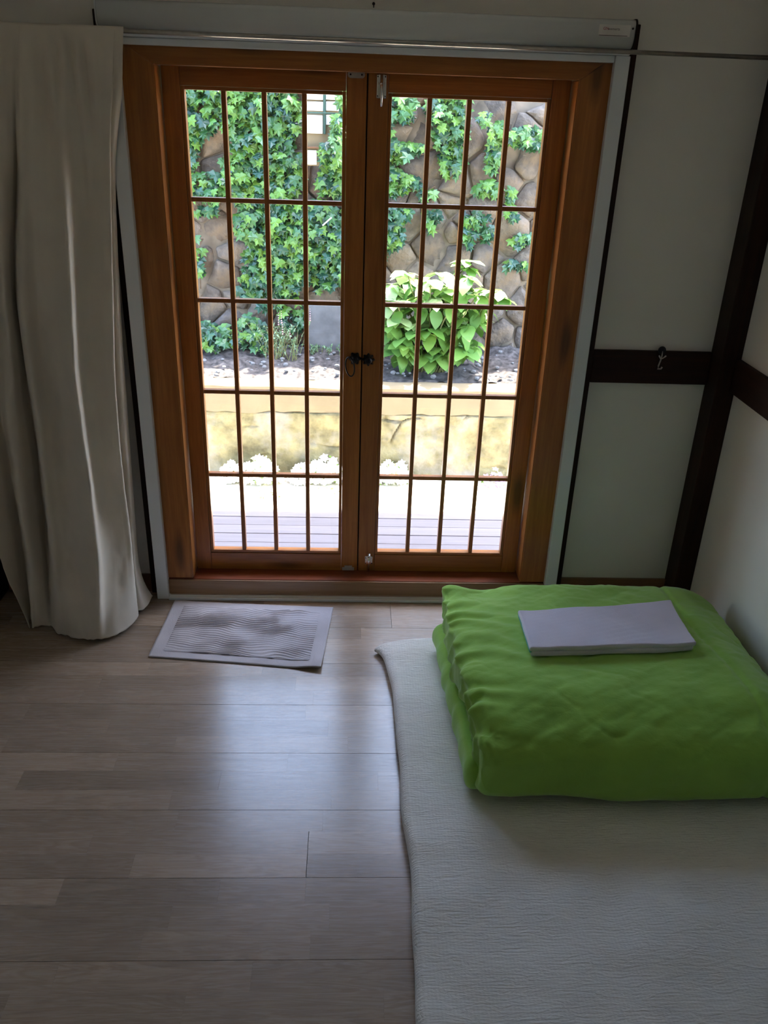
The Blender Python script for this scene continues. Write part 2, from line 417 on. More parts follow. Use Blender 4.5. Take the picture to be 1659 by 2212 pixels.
while True:
    y1 = start - SW * nrow; y0 = y1 - SW
    if y0 < -2.45: break
    js = list(JX.get(nrow, []))
    xs = sorted(js) if js else [XL + random.uniform(0.15, 0.45)]
    while xs[0] > XL + 0.12: xs.insert(0, xs[0] - random.uniform(0.34, 0.55))
    while xs[-1] < XR - 0.12: xs.append(xs[-1] + random.uniform(0.34, 0.55))
    xs[0] = XL; xs[-1] = XR
    if xs[1] - xs[0] < 0.08: xs.pop(1)
    gap = 0.0011 if (nrow % 3) == 1 else 0.0
    ENDS = {2: 0.673, 3: 0.673, 4: 0.673, 5: 0.132, 6: 0.132, 7: 0.132, 17: 0.4235, 18: 0.4235, 19: 0.4235}
    for a, b in zip(xs, xs[1:]):
        e = 0.0012 if abs(b - ENDS.get(nrow, 99)) < 0.01 else 0.0
        o = link('floor_strip', strip_mesh(b - a - e, SW, gap), M_lam, floor); o.location = (a, y0, 0)
    nrow += 1
o = box('floor_strip', XL, XR, YF, start - SW * nrow - 0.0005, -0.014, 0.0, M_lam, floor, bev=0)

def wall_with_hole(name, x0, x1, y0, y1, z0, z1, hx0, hx1, hz0, hz1, mat):
    bm = bmesh.new()
    bm_box(bm, x0, hx0, y0, y1, z0, z1); bm_box(bm, hx1, x1, y0, y1, z0, z1)
    bm_box(bm, hx0, hx1, y0, y1, hz1, z1)
    if hz0 > z0: bm_box(bm, hx0, hx1, y0, y1, z0, hz0)
    bmesh.ops.remove_doubles(bm, verts=bm.verts, dist=1e-5)
    return structure(link(name, done(bm, name), mat))
wall_back = wall_with_hole('wall_back', XL - 0.12, XR + 0.12, WY, 0.11, -0.06, ZC, -0.165, 1.262, 0.0, 1.835, M_plaster)
structure(box('wall_right', XR, XR + 0.12, YF, WY, -0.06, ZC, M_plaster, bev=0))
structure(box('wall_left', XL - 0.12, XL, YF, WY, -0.06, ZC, M_plaster, bev=0))
# solid rear wall behind the camera
wall_front = structure(box('wall_front', XL - 0.12, XR + 0.12, YF - 0.12, YF, -0.06, ZC, M_plaster, bev=0))
structure(box('ceiling', XL - 0.12, XR + 0.12, YF - 0.12, 0.11, ZC, ZC + 0.1, M_ceiling, bev=0))
bb = structure(box('baseboard_back', -0.76, -0.2275, WY - 0.012, WY, 0.0, 0.072, M_base, bev=0.002))
box('baseboard_run', 1.3275, 1.734, WY - 0.012, WY, 0.0, 0.078, M_base, bb, bev=0.002)
# dark timber: corner posts, rails
post = structure(box('trim_1', 1.734, 1.80, -0.125, WY, 0.0, ZC, M_timberZ, bev=0.003))
rail = structure(box('trim_2', 1.3275, 1.7335, WY - 0.018, WY, 0.855, 0.968, M_timberX, bev=0.003))
rail2 = structure(box('trim_3', 1.782, 1.80, -3.9, -0.1255, 0.855, 0.968, M_timberY, bev=0.003))
jamb = structure(box('trim_4', 1.270, 1.3265, WY - 0.022, WY, 0.0, 1.915, M_timberZ, bev=0.002))
jamb2 = structure(box('trim_5', -0.2260, -0.172, WY - 0.022, WY, 0.0, 1.90, M_timberZ, bev=0.002))
post2 = structure(box('trim_6', XL, -0.762, -0.125, WY, 0.0, ZC, M_timberZ, bev=0.003))

# ================================================================= DOOR FRAME (trim) and LEAVES
CY = -0.075
frame = empty('door_frame', (0.55, 0, 0), kind='structure')
def fbox(name, *a, **k):
    o = box(name, *a, **k); o.parent = frame; o.matrix_parent_inverse = Matrix.Translation((-0.55, 0, 0)); return o
# mitred casing
def casing_side(x_out, x_in, ztop_out, ztop_in, z0):
    bm = bmesh.new()
    vs = []
    for y in (CY, 0.10):
        vs.append([bm.verts.new(p) for p in ((x_out, y, z0), (x_in, y, z0), (x_in, y, ztop_in), (x_out, y, ztop_out))])
    bm.faces.new(vs[0]); bm.faces.new(vs[1][::-1])
    for i in range(4): bm.faces.new((vs[0][i], vs[0][(i+1) % 4], vs[1][(i+1) % 4], vs[1][i]))
    bmesh.ops.bevel(bm, geom=list(bm.edges), offset=0.003, segments=2, affect='EDGES')
    return done(bm, 'casing')
ZI, ZO = 1.768, 1.832
for nm, xo, xi in (('side_casing', -0.160, -0.061), ('side_casing', 1.258, 1.160)):
    o = link(nm, casing_side(xo, xi, ZO, ZI, 0.079), M_doorV); o.parent = frame; o.matrix_parent_inverse = Matrix.Translation((-0.55, 0, 0))
bm = bmesh.new(); vs = []
for y in (CY, 0.10):
    vs.append([bm.verts.new(p) for p in ((-0.061, y, ZI), (1.160, y, ZI), (1.258, y, ZO), (-0.160, y, ZO))])
bm.faces.new(vs[0]); bm.faces.new(vs[1][::-1])
for i in range(4): bm.faces.new((vs[0][i], vs[0][(i+1) % 4], vs[1][(i+1) % 4], vs[1][i]))
bmesh.ops.bevel(bm, geom=list(bm.edges), offset=0.003, segments=2, affect='EDGES')
o = link('head_casing', done(bm, 'head_casing'), M_doorH); o.parent = frame; o.matrix_parent_inverse = Matrix.Translation((-0.55, 0, 0))
fbox('sill', -0.160, 1.258, CY + 0.001, 0.10, 0.045, 0.0765, M_sill, bev=0.002)
fbox('step_board', -0.160, 1.258, CY - 0.006, CY, 0.014, 0.0745, M_step, bev=0.002)

P, E = 0.12, 0.0055
ROWS = [0.1586, 0.4634, 0.7757, 1.0880, 1.4004, 1.7070]
def leaf(name, x0, xl, xr, label_side):
    """x0: origin of the pane grid; xl, xr: outer edges of the leaf"""
    root = empty(name, ((xl + xr) / 2, 0, 0.0775), kind='structure')
    inv = Matrix.Translation((-(xl + xr) / 2, 0, -0.0775))
    def pb(nm, *a, **k):
        o = box(nm, *a, **k); o.parent = root; o.matrix_parent_inverse = inv; return o
    gx0, gx1 = x0 + E, x0 + 4 * P - E
    zb, zt = 0.0775, 1.790
    pb('stile', xl, gx0 - 0.011, 0.0, 0.036, zb, zt, M_doorV, bev=0.0025)
    pb('stile', gx1 + 0.011, xr, 0.0, 0.036, zb, zt, M_doorV, bev=0.0025)
    pb('bottom_rail', gx0 - 0.0105, gx1 + 0.0105, 0.0005, 0.036, zb, ROWS[0] - 0.011, M_doorH, bev=0.0015)
    pb('top_rail', gx0 - 0.0105, gx1 + 0.0105, 0.0005, 0.036, ROWS[5] + 0.011, zt, M_doorH, bev=0.0015)
    # bead around the glazed field
    for a in ((gx0 - 0.0105, gx0, ROWS[0] - 0.0105, ROWS[5] + 0.0105), (gx1, gx1 + 0.0105, ROWS[0] - 0.0105, ROWS[5] + 0.0105)):
        pb('glazing_bead', a[0], a[1], 0.004, 0.032, a[2], a[3], M_doorV, bev=0.0015)
    for z0, z1 in ((ROWS[0] - 0.0105, ROWS[0]), (ROWS[5], ROWS[5] + 0.0105)):
        pb('glazing_bead', gx0 + 0.0002, gx1 - 0.0002, 0.004, 0.032, z0, z1, M_doorH, bev=0.0015)
    cols = [gx0] + [x0 + P * i for i in (1, 2, 3)] + [gx1]
    for x in cols[1:4]:
        pb('vertical_muntin', x - 0.0074, x + 0.0074, 0.006, 0.030, ROWS[0] + 0.0002, ROWS[5] - 0.0002, M_muntin, bev=0.0015)
    for z in ROWS[1:5]:
        pb('horizontal_muntin', gx0 + 0.0002, gx1 - 0.0002, 0.0075, 0.0285, z - 0.0068, z + 0.0068, M_muntin, bev=0.0012)
    for i in range(4):
        for j in range(5):
            a = cols[i] + (0.0070 if i > 0 else 0.0); b = cols[i+1] - (0.0070 if i < 3 else 0.0)
            c = ROWS[j] + (0.0058 if j > 0 else 0.0); d = ROWS[j+1] - (0.0058 if j < 4 else 0.0)
            me = mesh_from('glass_pane', [(a, 0.018, c), (b, 0.018, c), (b, 0.018, d), (a, 0.018, d)], [(0, 1, 2, 3)])
            o = link('glass_pane', me, M_glass); o.parent = root; o.matrix_parent_inverse = inv
    return root, inv
door1, inv1 = leaf('door_1', 0.0, -0.059, 0.5465, 'left')
door2, inv2 = leaf('door_2', 0.6169, 0.5505, 1.158, 'right')
def onto(o, root, inv): o.parent = root; o.matrix_parent_inverse = inv; return o
# dark strip added behind the leaves to stop daylight showing through their gap
onto(box('meeting_strip', 0.5370, 0.5600, 0.0365, 0.044, 0.0776, 1.789, M_dark, bev=0.001), door2, inv2)

def rosette(x, z, petals, parent, inv, name):
    bm = bmesh.new(); n = petals * 8
    for (s, y0, y1, rr) in ((1.0, 0.0, -0.004, 0.0225),):
        ring0 = []; ring1 = []; ring2 = []
        for k in range(n):
            a = 2 * PI * k / n; r = rr * (0.86 + 0.14 * math.cos(petals * a))
            c, sn = math.cos(a), math.sin(a)
            ring0.append(bm.verts.new((x + r * c, -0.0005, z + r * sn)))
            ring1.append(bm.verts.new((x + r * c, -0.004, z + r * sn)))
            ring2.append(bm.verts.new((x + r * 0.62 * c, -0.0075, z + r * 0.62 * sn)))
        for A, B in ((ring0, ring1), (ring1, ring2)):
            for k in range(n): bm.faces.new((A[k], A[(k+1) % n], B[(k+1) % n], B[k]))
        bm.faces.new(ring0[::-1]); bm.faces.new(ring2)
    M = Matrix.Translation((x, -0.0075, z)) @ Matrix.Rotation(PI / 2, 4, 'X')
    bm_lathe(bm, [(0.010, 0), (0.0115, 0.003), (0.009, 0.008), (0.011, 0.013), (0.0105, 0.018), (0.004, 0.021)], 14, M)
    return onto(link(name, done(bm, name, True), M_black), parent, inv)
ros = rosette(0.5245, 0.9075, 6, door1, inv1, 'handle_rosette')
rosette(0.5705, 0.9045, 8, door2, inv2, 'door_knob')
bm = bmesh.new()
cx, cz = 0.5125, 0.8850
pts = [(cx - 0.004 + 0.0150 * math.cos(t) - 0.003 * math.sin(t), -0.026 - 0.007 * math.cos(t), cz + 0.0330 * math.sin(t) ) for t in [2 * PI * k / 28 for k in range(28)]]
bm_tube(bm, pts, 0.0024, 8, closed=True)
onto(link('pull_ring', done(bm, 'pull_ring', True), M_black), door1, inv1)

def slotted_plate(name, x, z, w, h, parent, inv, mat, tilt=0.0, th=0.006):
    bm = bmesh.new(); n = 12; r = h / 2
    def outline(s, y):
        o = []
        for k in range(n + 1):
            a = -PI / 2 + PI * k / n; o.append((w/2 - r + r * math.cos(a) * s, r * math.sin(a) * s))
        for k in range(n + 1):
            a = PI / 2 + PI * k / n; o.append((-(w/2 - r) + r * math.cos(a) * s, r * math.sin(a) * s))
        return [bm.verts.new((x + p * math.cos(tilt) - q * math.sin(tilt), y, z + p * math.sin(tilt) + q * math.cos(tilt))) for p, q in o]
    A = outline(1.0, -0.0004); B = outline(1.0, -th * 0.6); C = outline(0.82, -th)
    for U, V in ((A, B), (B, C)):
        for k in range(len(U)): bm.faces.new((U[k], U[(k+1) % len(U)], V[(k+1) % len(V)], V[k]))
    bm.faces.new(A[::-1]); bm.faces.new(C)
    o = onto(link(name, done(bm, name), mat), parent, inv)
    for s in (-1, 1):
        bm = bmesh.new()
        M = Matrix.Translation((x + s * (w/2 - r) * math.cos(tilt), -th + 0.0002, z + s * (w/2 - r) * math.sin(tilt))) @ Matrix.Rotation(PI/2, 4, 'X')
        bm_lathe(bm, [(0.0028, 0), (0.0024, 0.0012)], 10, M)
        sc_ = link('screw', done(bm, 'screw'), M_black, o)
    return o
slotted_plate('catch_plate', 0.5145, 1.7625, 0.052, 0.0185, door1, inv1, M_zinc)['label'] = 'grey metal catch plate with two screws'
# small keeper at the bottom of the left leaf
kp = onto(box('catch_plate', 0.4900, 0.5350, -0.003, -0.0004, 0.0790, 0.0925, M_zinc, bev=0.001), door1, inv1)
box('catch_lug', 0.4985, 0.5275, -0.010, -0.003, 0.0830, 0.1020, M_zinc, kp, bev=0.0015)

def surface_bolt(xc, z0, z1, knob_z, rod0, rod1, parent, inv):
    root = onto(box('bolt_plate', xc - 0.0145, xc + 0.0145, -0.0025, -0.0004, z0, z1, M_chrome, bev=0.0008), parent, inv)
    for s in (-1, 1):
        box('bolt_flange', xc + s * 0.0145 - s * 0.006, xc + s * 0.0145, -0.0055, -0.0026, z0 + 0.001, z1 - 0.001, M_chrome, root, bev=0.0012)
    bm = bmesh.new(); bm_tube(bm, [(xc, -0.007, rod0), (xc, -0.007, rod1)], 0.0042, 12)
    link('bolt_rod', done(bm, 'bolt_rod', True), M_chrome, root)
    bm = bmesh.new(); bm_tube(bm, [(xc, -0.008, knob_z), (xc - 0.002, -0.020, knob_z)], [0.003, 0.0042], 10)
    link('bolt_knob', done(bm, 'bolt_knob', True), M_chrome, root)
    for zz in (z0 + 0.006, z1 - 0.006):
        for s in (-1, 1):
            bm = bmesh.new(); bm_lathe(bm, [(0.0020, 0), (0.0018, 0.001)], 8, Matrix.Translation((xc + s * 0.0112, -0.0055, zz)) @ Matrix.Rotation(PI/2, 4, 'X'))
            link('screw', done(bm, 'screw'), M_black, root)
surface_bolt(0.5900, 1.7020, 1.7655, 1.742, 1.6800, 1.7664, door2, inv2)
surface_bolt(0.5905, 0.1080, 0.1420, 0.150, 0.0785, 0.1560, door2, inv2)

# ================================================================= ROLL-UP SCREEN
scr = empty('roller_screen', (0.55, -0.08, 1.0))
tag(scr, 'white roll-up screen with rounded housing above the door and flat side tracks', 'screen')
sinv = Matrix.Translation((-0.55, 0.08, -1.0))
def sb(nm, *a, **k):
    o = box(nm, *a, **k); o.parent = scr; o.matrix_parent_inverse = sinv; return o
def extr(name, prof, x0, x1, mat, parent, inv, dz=0.0, smooth=True):
    bm = bmesh.new()
    A = [bm.verts.new((x0, y, z)) for y, z in prof]; B = [bm.verts.new((x1, y, z + dz)) for y, z in prof]
    n = len(prof)
    for k in range(n): bm.faces.new((A[k], A[(k+1) % n], B[(k+1) % n], B[k]))
    bm.faces.new(A[::-1]); bm.faces.new(B)
    o = link(name, done(bm, name), mat); o.parent = parent; o.matrix_parent_inverse = inv
    me = o.data
    if smooth:
        me.shade_smooth()
        for f in me.polygons:
            if len(f.vertices) > 4: f.use_smooth = False
    return o
ybk, yfr, zt_, zb_ = WY, -0.118, 1.921, 1.848
prof = [(ybk, zb_ + 0.001), (ybk, zt_), (-0.085, zt_)]
for k in range(9):
    a = PI / 2 + PI / 2 * k / 8; prof.append((-0.100 + 0.018 * math.cos(a), zt_ - 0.014 + 0.014 * math.sin(a)))
for k in range(11):
    a = PI + PI / 2 * k / 10; prof.append((-0.088 + 0.030 * math.cos(a), zb_ + 0.030 + 0.030 * math.sin(a)))
hs = extr('housing', prof, -0.197, 1.293, M_screenbox, scr, sinv)
pcap = [(y - 0.0015, z) for y, z in prof]
pc = [(ybk, zb_ - 0.002), (ybk, zt_ + 0.002)] + [(y - 0.002, z + (0.002 if z > 1.89 else -0.002)) for y, z in prof[2:]]
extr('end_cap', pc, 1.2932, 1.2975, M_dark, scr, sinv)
extr('end_cap', pc, -0.2015, -0.1972, M_screenbox, scr, sinv)
# grooves of the housing
sb('top_rail', -0.197, 1.293, -0.104, WY - 0.0005, 1.8325, 1.8455, M_alu, bev=0.004, seg=3)
sb('top_track', -0.150, 1.2515, -0.098, CY - 0.001, 1.8135, 1.8320, M_alu, bev=0.003, seg=3)
sb('side_track', -0.1965, -0.1535, -0.098, WY - 0.0225, 0.0005, 1.8322, M_alu, bev=0.0025)
sb('side_track', 1.2535, 1.2965, -0.098, WY - 0.0225, 0.0005, 1.8322, M_alu, bev=0.0025)
sb('bottom_track', -0.1530, 1.2530, -0.106, CY - 0.0065, 0.0005, 0.0125, M_alu, bev=0.003, seg=3)
# sticker with print
st = sb('sticker', 1.190, 1.279, -0.1186, -0.1180, 1.877, 1.906, M_sticker, bev=0)
def text(name, body, size, loc, mat, parent, inv):
    cu = D.curves.new(name, 'FONT'); cu.body = body; cu.size = size; cu.extrude = 0.0002; cu.resolution_u = 3
    o = D.objects.new('tmp', cu); COL.objects.link(o)
    dg = bpy.context.evaluated_depsgraph_get(); me = D.meshes.new_from_object(o.evaluated_get(dg))
    D.objects.remove(o); me.name = name
    me.transform(Matrix.Translation(loc) @ Matrix.Rotation(PI / 2, 4, 'X'))
    q = link(name, me, mat); q.parent = parent; q.matrix_parent_inverse = inv; return q
text('red_lettering', 'GN', 0.0105, (1.2015, -0.1189, 1.8925), M_redink, st, Matrix.Identity(4))
text('black_lettering', 'womerts', 0.0095, (1.2145, -0.1189, 1.8925), M_ink, st, Matrix.Identity(4))
for o in st.children: o.matrix_parent_inverse = Matrix.Identity(4) 
b_ = link('printed_line', done((lambda b: (bm_box(b, 1.191, 1.272, -0.1189, -0.1186, 1.8785, 1.8800), b)[1])(bmesh.new()), 'printed_line'), M_ink, st)
bm = bmesh.new(); bm_lathe(bm, [(0.003, 0), (0.0026, 0.0015)], 10, Matrix.Translation((1.2855, -0.118, 1.898)) @ Matrix.Rotation(PI/2, 4, 'X'))
o = link('screw', done(bm, 'screw'), M_black); o.parent = scr; o.matrix_parent_inverse = sinv

# nail above the housing
bm = bmesh.new()
bm_tube(bm, [(0.5605, WY, 1.941), (0.5605, WY - 0.012, 1.941), (0.5605, WY - 0.014, 1.936), (0.5605, WY - 0.010, 1.931)], 0.0016, 8)
bm_lathe(bm, [(0.0042, 0), (0.0042, 0.0015)], 10, Matrix.Translation((0.5605, WY, 1.941)) @ Matrix.Rotation(PI/2, 4, 'X'))
tag(link('wall_nail', done(bm, 'wall_nail', True), M_black), 'small black nail in the white wall just above the screen housing', 'nail')

# curtain rod
bm = bmesh.new(); RY, RZ = -0.132, 1.8395
bm_tube(bm, [(XL + 0.001, RY, RZ + 0.006), (XR - 0.001, RY, RZ - 0.001)], 0.0062, 14)
rod = tag(link('curtain_rod', done(bm, 'curtain_rod', True), M_steel), 'long thin metal tension rod spanning the wall above the door', 'curtain rod')

# hook on the right rail
hk = empty('wall_hook', (1.5564, WY - 0.018, 0.955)); tag(hk, 'small metal double hook hanging from a round black button on the dark rail', 'hook')
hinv = Matrix.Translation((-1.5564, -(WY - 0.018), -0.955))
bm = bmesh.new(); Mh = Matrix.Translation((1.5564, WY - 0.018, 0.9735)) @ Matrix.Rotation(PI/2, 4, 'X')
bm_lathe(bm, [(0.0125, 0), (0.0135, 0.003), (0.0125, 0.006), (0.008, 0.0065), (0.008, 0.005), (0.003, 0.005)], 20, Mh)
o = link('button', done(bm, 'button'), M_black); o.parent = hk; o.matrix_parent_inverse = hinv
bm = bmesh.new(); x, yy, z = 1.5564, WY - 0.028, 0.972
bm_tube(bm, [(x, yy, z), (x - 0.001, yy - 0.004, z - 0.014), (x - 0.003, yy - 0.004, z - 0.030), (x - 0.007, yy - 0.003, z - 0.050), (x - 0.009, yy - 0.010, z - 0.058), (x - 0.001, yy - 0.016, z - 0.056), (x + 0.001, yy - 0.017, z - 0.050)], [0.0018, 0.0022, 0.0026, 0.0026, 0.003, 0.0026, 0.003], 8)
for s in (-1, 1):
    bm_tube(bm, [(x - 0.003, yy - 0.004, z - 0.026), (x - 0.003 + s * 0.006, yy - 0.010, z - 0.020), (x - 0.003 + s * 0.0115, yy - 0.015, z - 0.012)], [0.0022, 0.002, 0.0026], 8)
o = link('hook_prongs', done(bm, 'hook_prongs', True), M_zinc); o.parent = hk; o.matrix_parent_inverse = hinv

# ================================================================= CURTAIN
# fold lines read as (pixel x at heights), listed from the right free edge to the left one;
# each gets its own depth so the sheet really folds
HY = [62, 200, 350, 540, 700, 860, 1000, 1120, 1230]
RAILS = [  # pixel x at each HY, hem pixel (x, y), extra depth at mid height (negative = towards the room)
    ([267, 264, 248, 256, 266, 278, 288, 296, 308], (331, 1288), 0.050),
    ([258, 252, 242, 248, 258, 266, 276, 284, 292], (312, 1318), 0.030),
    ([250, 240, 226, 232, 242, 248, 258, 268, 280], (292, 1322), 0.045),
    ([246, 240, 236, 240, 247, 253, 264, 276, 288], (299, 1332), -0.020),
    ([226, 220, 214, 222, 230, 238, 250, 262, 275], (284, 1352), 0.012),
    ([196, 190, 180, 188, 196, 205, 222, 236, 250], (258, 1368), 0.034),
    ([160, 158, 158, 166, 172, 182, 196, 210, 224], (232, 1377), 0.020),
    ([128, 130, 136, 149, 157, 166, 184, 198, 212], (212, 1380), -0.050),
    ([ 98, 100, 104, 112, 120, 134, 150, 164, 178], (186, 1380), 0.012),
    ([ 70,  70,  70,  74,  82,  98, 116, 130, 142], (150, 1378), 0.004),
    ([ 48,  46,  42,  40,  50,  74,  92, 104, 112], (124, 1374), -0.026),
    ([ 42,  38,  34,  34,  42,  64,  82,  96, 106], (116, 1352), 0.060),
    ([ 30,  26,  24,  22,  30,  44,  64,  80,  94], (104, 1350), 0.010),
    ([ 12,  10,   6,   8,  14,  28,  44,  58,  72], ( 80, 1356), -0.012),
    ([ -6,  -8, -10,  -8,   0,  14,  30,  44,  57], ( 69, 1360), 0.006),
    ([-14, -18, -22, -22, -12,   4,  22,  38,  54], ( 70, 1340), 0.040),
    ([-36, -40, -46, -50, -40, -24,  -4,  16,  36], ( 62, 1344), 0.004),
    ([-70, -76, -84, -90, -84, -66, -44, -22,  10], ( 64, 1362), -0.006),
]
def crom(p0, p1, p2, p3, t):
    return 0.5 * ((2 * p1) + (-p0 + p2) * t + (2 * p0 - 5 * p1 + 4 * p2 - p3) * t * t + (-p0 + 3 * p1 - 3 * p2 + p3) * t ** 3)
def sample(seq, u):
    n = len(seq) - 1; x = max(0.0, min(0.99999, u)) * n; i = int(x); t = x - i
    g = lambda k: seq[max(0, min(n, k))]
    return crom(g(i - 1), g(i), g(i + 1), g(i + 2), t)
rails3 = []
for ri, (pxs, hem, dd) in enumerate(RAILS):
    hemp = atz(hem[0], hem[1], 0.012)
    ytop = RY - 0.0125
    col = [Vector((at(pxs[0], 62, ytop).x, ytop, 1.853))]
    for i in range(1, len(HY)):
        f = (HY[i] - 62) / (hem[1] - 62)
        amp = sstep(0.0, 0.45, f)
        Yc = lerp(ytop, hemp.y, f) + dd * amp * (1 - 0.4 * sstep(0.85, 1.0, f))
        col.append(at(pxs[i], HY[i], Yc))
    col.append(hemp)
    rails3.append(col)
NT, NS = 130, 300
verts = []; faces = []
for it in range(NT + 1):
    t = it / NT
    prof3 = [sample(c, t) for c in rails3]
    for i_s in range(NS + 1):
        s = i_s / NS
        p = sample(prof3, s)
        gath = (1 - sstep(0.0, 0.30, t))
        gk = (1 - sstep(0.0, 0.22 + 0.2 * noise.noise(Vector((s * 12, 0, 0))), t))
        p = p + Vector((0, 1, 0)) * (0.0130 * gk * math.sin(p.x * 112 + 3 * math.sin(p.x * 23)) * sstep(0.012, 0.07, t) + 0.016 * sstep(0.02, 0.25, t) * (1 - 0.5 * t) * math.sin(p.x * 36 - 9.0 * t + 2.0 * math.sin(p.x * 11)))
        p = p + Vector((0, 1, 0)) * (0.010 * fbm(Vector((p.x * 9, p.z * 4.5, 3.1)), 3) * sstep(0.1, 0.5, t) + 0.004 * fbm(Vector((p.x * 30, p.z * 22, 8.1)), 2) * sstep(0.3, 0.8, t))
        if p.z < 0.002: p.z = 0.002
        if it == NT: p.z += 0.004 + 0.004 * noise.noise(Vector((s * 40, 0, 0)))
        p.y = min(p.y, -0.1005)
        verts.append(p)
for it in range(NT):
    for i_s in range(NS):
        a = it * (NS + 1) + i_s
        faces.append((a, a + 1, a + NS + 2, a + NS + 1))
me = mesh_from('curtain', verts, faces, True)
cur = link('curtain', me, M_curtain)
sol = cur.modifiers.new('thickness', 'SOLIDIFY'); sol.thickness = 0.0012; sol.offset = 0
tag(cur, 'long cream linen curtain gathered on the rod, hanging in deep folds to the floor', 'curtain')

# ================================================================= FUTON
FX0, FX1, FY0, FY1, FH = 0.655, 1.775, -3.1, -0.395, 0.056
hx, hy = (FX1 - FX0) / 2, (FY1 - FY0) / 2
vs, fs, ns = rounded_box(hx, hy, FH / 2, 0.024, 90, 170, 6)
out = []
for v, n in zip(vs, ns):
    p = v + Vector(((FX0 + FX1) / 2, (FY0 + FY1) / 2, FH / 2 + 0.001))
    h = (p.z) / FH
    # pointed cover corner at the far left
    d = FY1 - p.y
    wL = math.exp(-max(0, p.x - FX0) / 0.07)
    p.x -= 0.062 * math.exp(-d / 0.075) * wL * (1.15 - 0.3 * h)
    p.y -= 0.035 * math.exp(-max(0, p.x - FX0 + 0.06) / 0.06) * math.exp(-d / 0.06)
    p.z -= 0.026 * h * wL * math.exp(-d / 0.06)
    p.x += (0.010 * fbm(Vector((0, p.y * 3.2, 1.0)), 2) + 0.012 * sstep(0.0, 1.0, -(p.y - FY1))) * wL
    if h > 0.5:
        under = sstep(0.74, 0.84, p.x) * sstep(-1.24, -1.14, p.y)
        q = 0.008 * fbm(Vector((p.x * 3.0, p.y * 3.0, 0.4)), 3) + 0.0035 * fbm(Vector((p.x * 9, p.y * 16, 1.4)), 3)
        q += 0.007 * math.exp(-((p.x - 1.12 - 0.1 * (p.y + 1.5)) / 0.03) ** 2) * sstep(-1.25, -1.4, p.y) * sstep(-1.75, -1.5, p.y) * -1
        p.z += (q * (1 - under) - 0.002 * under) * (h - 0.5) * 2
    p.z = max(p.z, 0.0008)
    out.append(p)
fut = link('futon_mattress', mesh_from('futon_mattress', out, fs, True), M_futon)
tag(fut, 'thin ivory futon mattress in crinkled cotton cover spread on the wooden floor', 'mattress')

# ================================================================= COMFORTER
CX0, CX1, CY0, CY1, CZ0, CZ1 = 0.825, 1.735, -1.185, -0.375, 0.062, 0.292
comf = empty('folded_comforter', (1.28, -0.78, 0.06))
tag(comf, 'thick lime green comforter folded into a puffy block on the futon', 'comforter')
cinv = Matrix.Translation((-1.28, 0.78, -0.06))
def comf_top(x, y):
    return 0.285
hx, hy, hz = (CX1 - CX0) / 2, (CY1 - CY0) / 2, (CZ1 - CZ0) / 2
vs, fs, ns = rounded_box(hx, hy, hz, 0.062, 150, 130, 34)
out = []
for v, n in zip(vs, ns):
    p = v + Vector(((CX0 + CX1) / 2, (CY0 + CY1) / 2, (CZ0 + CZ1) / 2))
    ty = (p.y - CY0) / (CY1 - CY0)      # 0 front, 1 back
    tx = (p.x - CX0) / (CX1 - CX0)
    h = (p.z - CZ0) / (CZ1 - CZ0)
    # lower edge rises towards the back (rests on the lower fold)
    base = lerp(0.062, 0.150, sstep(0.10, 0.30, ty))
    top = lerp(0.306, 0.262, sstep(0.1, 1.0, ty)) - 0.020 * math.exp(-((tx - 0.15) / 0.07) ** 2) * sstep(0.75, 1, ty) - 0.012 * sstep(0.75, 1.0, tx) + 0.012 * math.exp(-(tx / 0.05) ** 2) * sstep(0.85, 1, ty)
    top -= 0.055 * (1 - sstep(-0.02, 0.26, ty)) ** 1.3 + 0.030 * sstep(0.86, 1.0, tx)
    p.z = lerp(base, top, h)
    # puffiness
    q = 0.012 * fbm(Vector((p.x * 2.6, p.y * 2.6, 5 + p.z * 3)), 2)
    q += 0.0045 * fbm(Vector((p.x * 8, p.y * 13, 2 + p.z * 9)), 3)
    # pleats along the left end
    eL = math.exp(-max(0, p.x - CX0) / 0.045)
    ph = p.y * 78 + 4.0 * fbm(Vector((p.y * 5, p.z * 8, 0)), 2) + (p.z - 0.2) * 30
    q += 0.0105 * eL * (1 - 2 * abs(math.sin(ph / 2)) ** 0.8) * (0.35 + 0.65 * sstep(-0.3, 0.5, fbm(Vector((p.y * 7, p.z * 5, 4)), 2)))
    # creases running inward from the end seam
    eC = math.exp(-max(0, p.x - CX0 - 0.03) / 0.10) * (n.z > 0.3)
    q += 0.0060 * eC * math.sin(p.y * 74 + p.x * 22 + 5 * fbm(Vector((p.x * 4, p.y * 6, 9)), 2))
    # soft long creases on top
    rg = 1 - abs(fbm(Vector((p.x * 3.2 + p.y * 1.5, p.y * 5.5, 7.7)), 3))
    q -= 0.004 * max(0, rg - 0.90) / 0.10 * 0.5
    d1 = p.x * 0.86 + p.y * 0.5; d2 = p.y * 0.86 - p.x * 0.5
    q += 0.0022 * fbm(Vector((d1 * 5, d2 * 34, 1.5)), 3) * (n.z > 0.2)
    # quilting seam near the right
    q -= 0.006 * math.exp(-((p.x - 1.585 - 0.02 * math.sin(p.y * 4)) / 0.010) ** 2)
    # bulge of the front roll
    p += n * q
    if ty < 0.25: p.y += -0.012 * math.sin(PI * min(1, max(0, h))) * (1 - ty / 0.25)
    p.x += 0.018 * (1 - sstep(0.0, 0.5, ty)) * eL + 0.012 * fbm(Vector((p.y * 4, p.z * 9, 3)), 2) * eL
    p.z = max(p.z, 0.0615)
    out.append(p)
up_me = mesh_from('upper_fold', out, fs, True)
o = link('upper_fold', up_me, M_green); o.parent = comf; o.matrix_parent_inverse = cinv
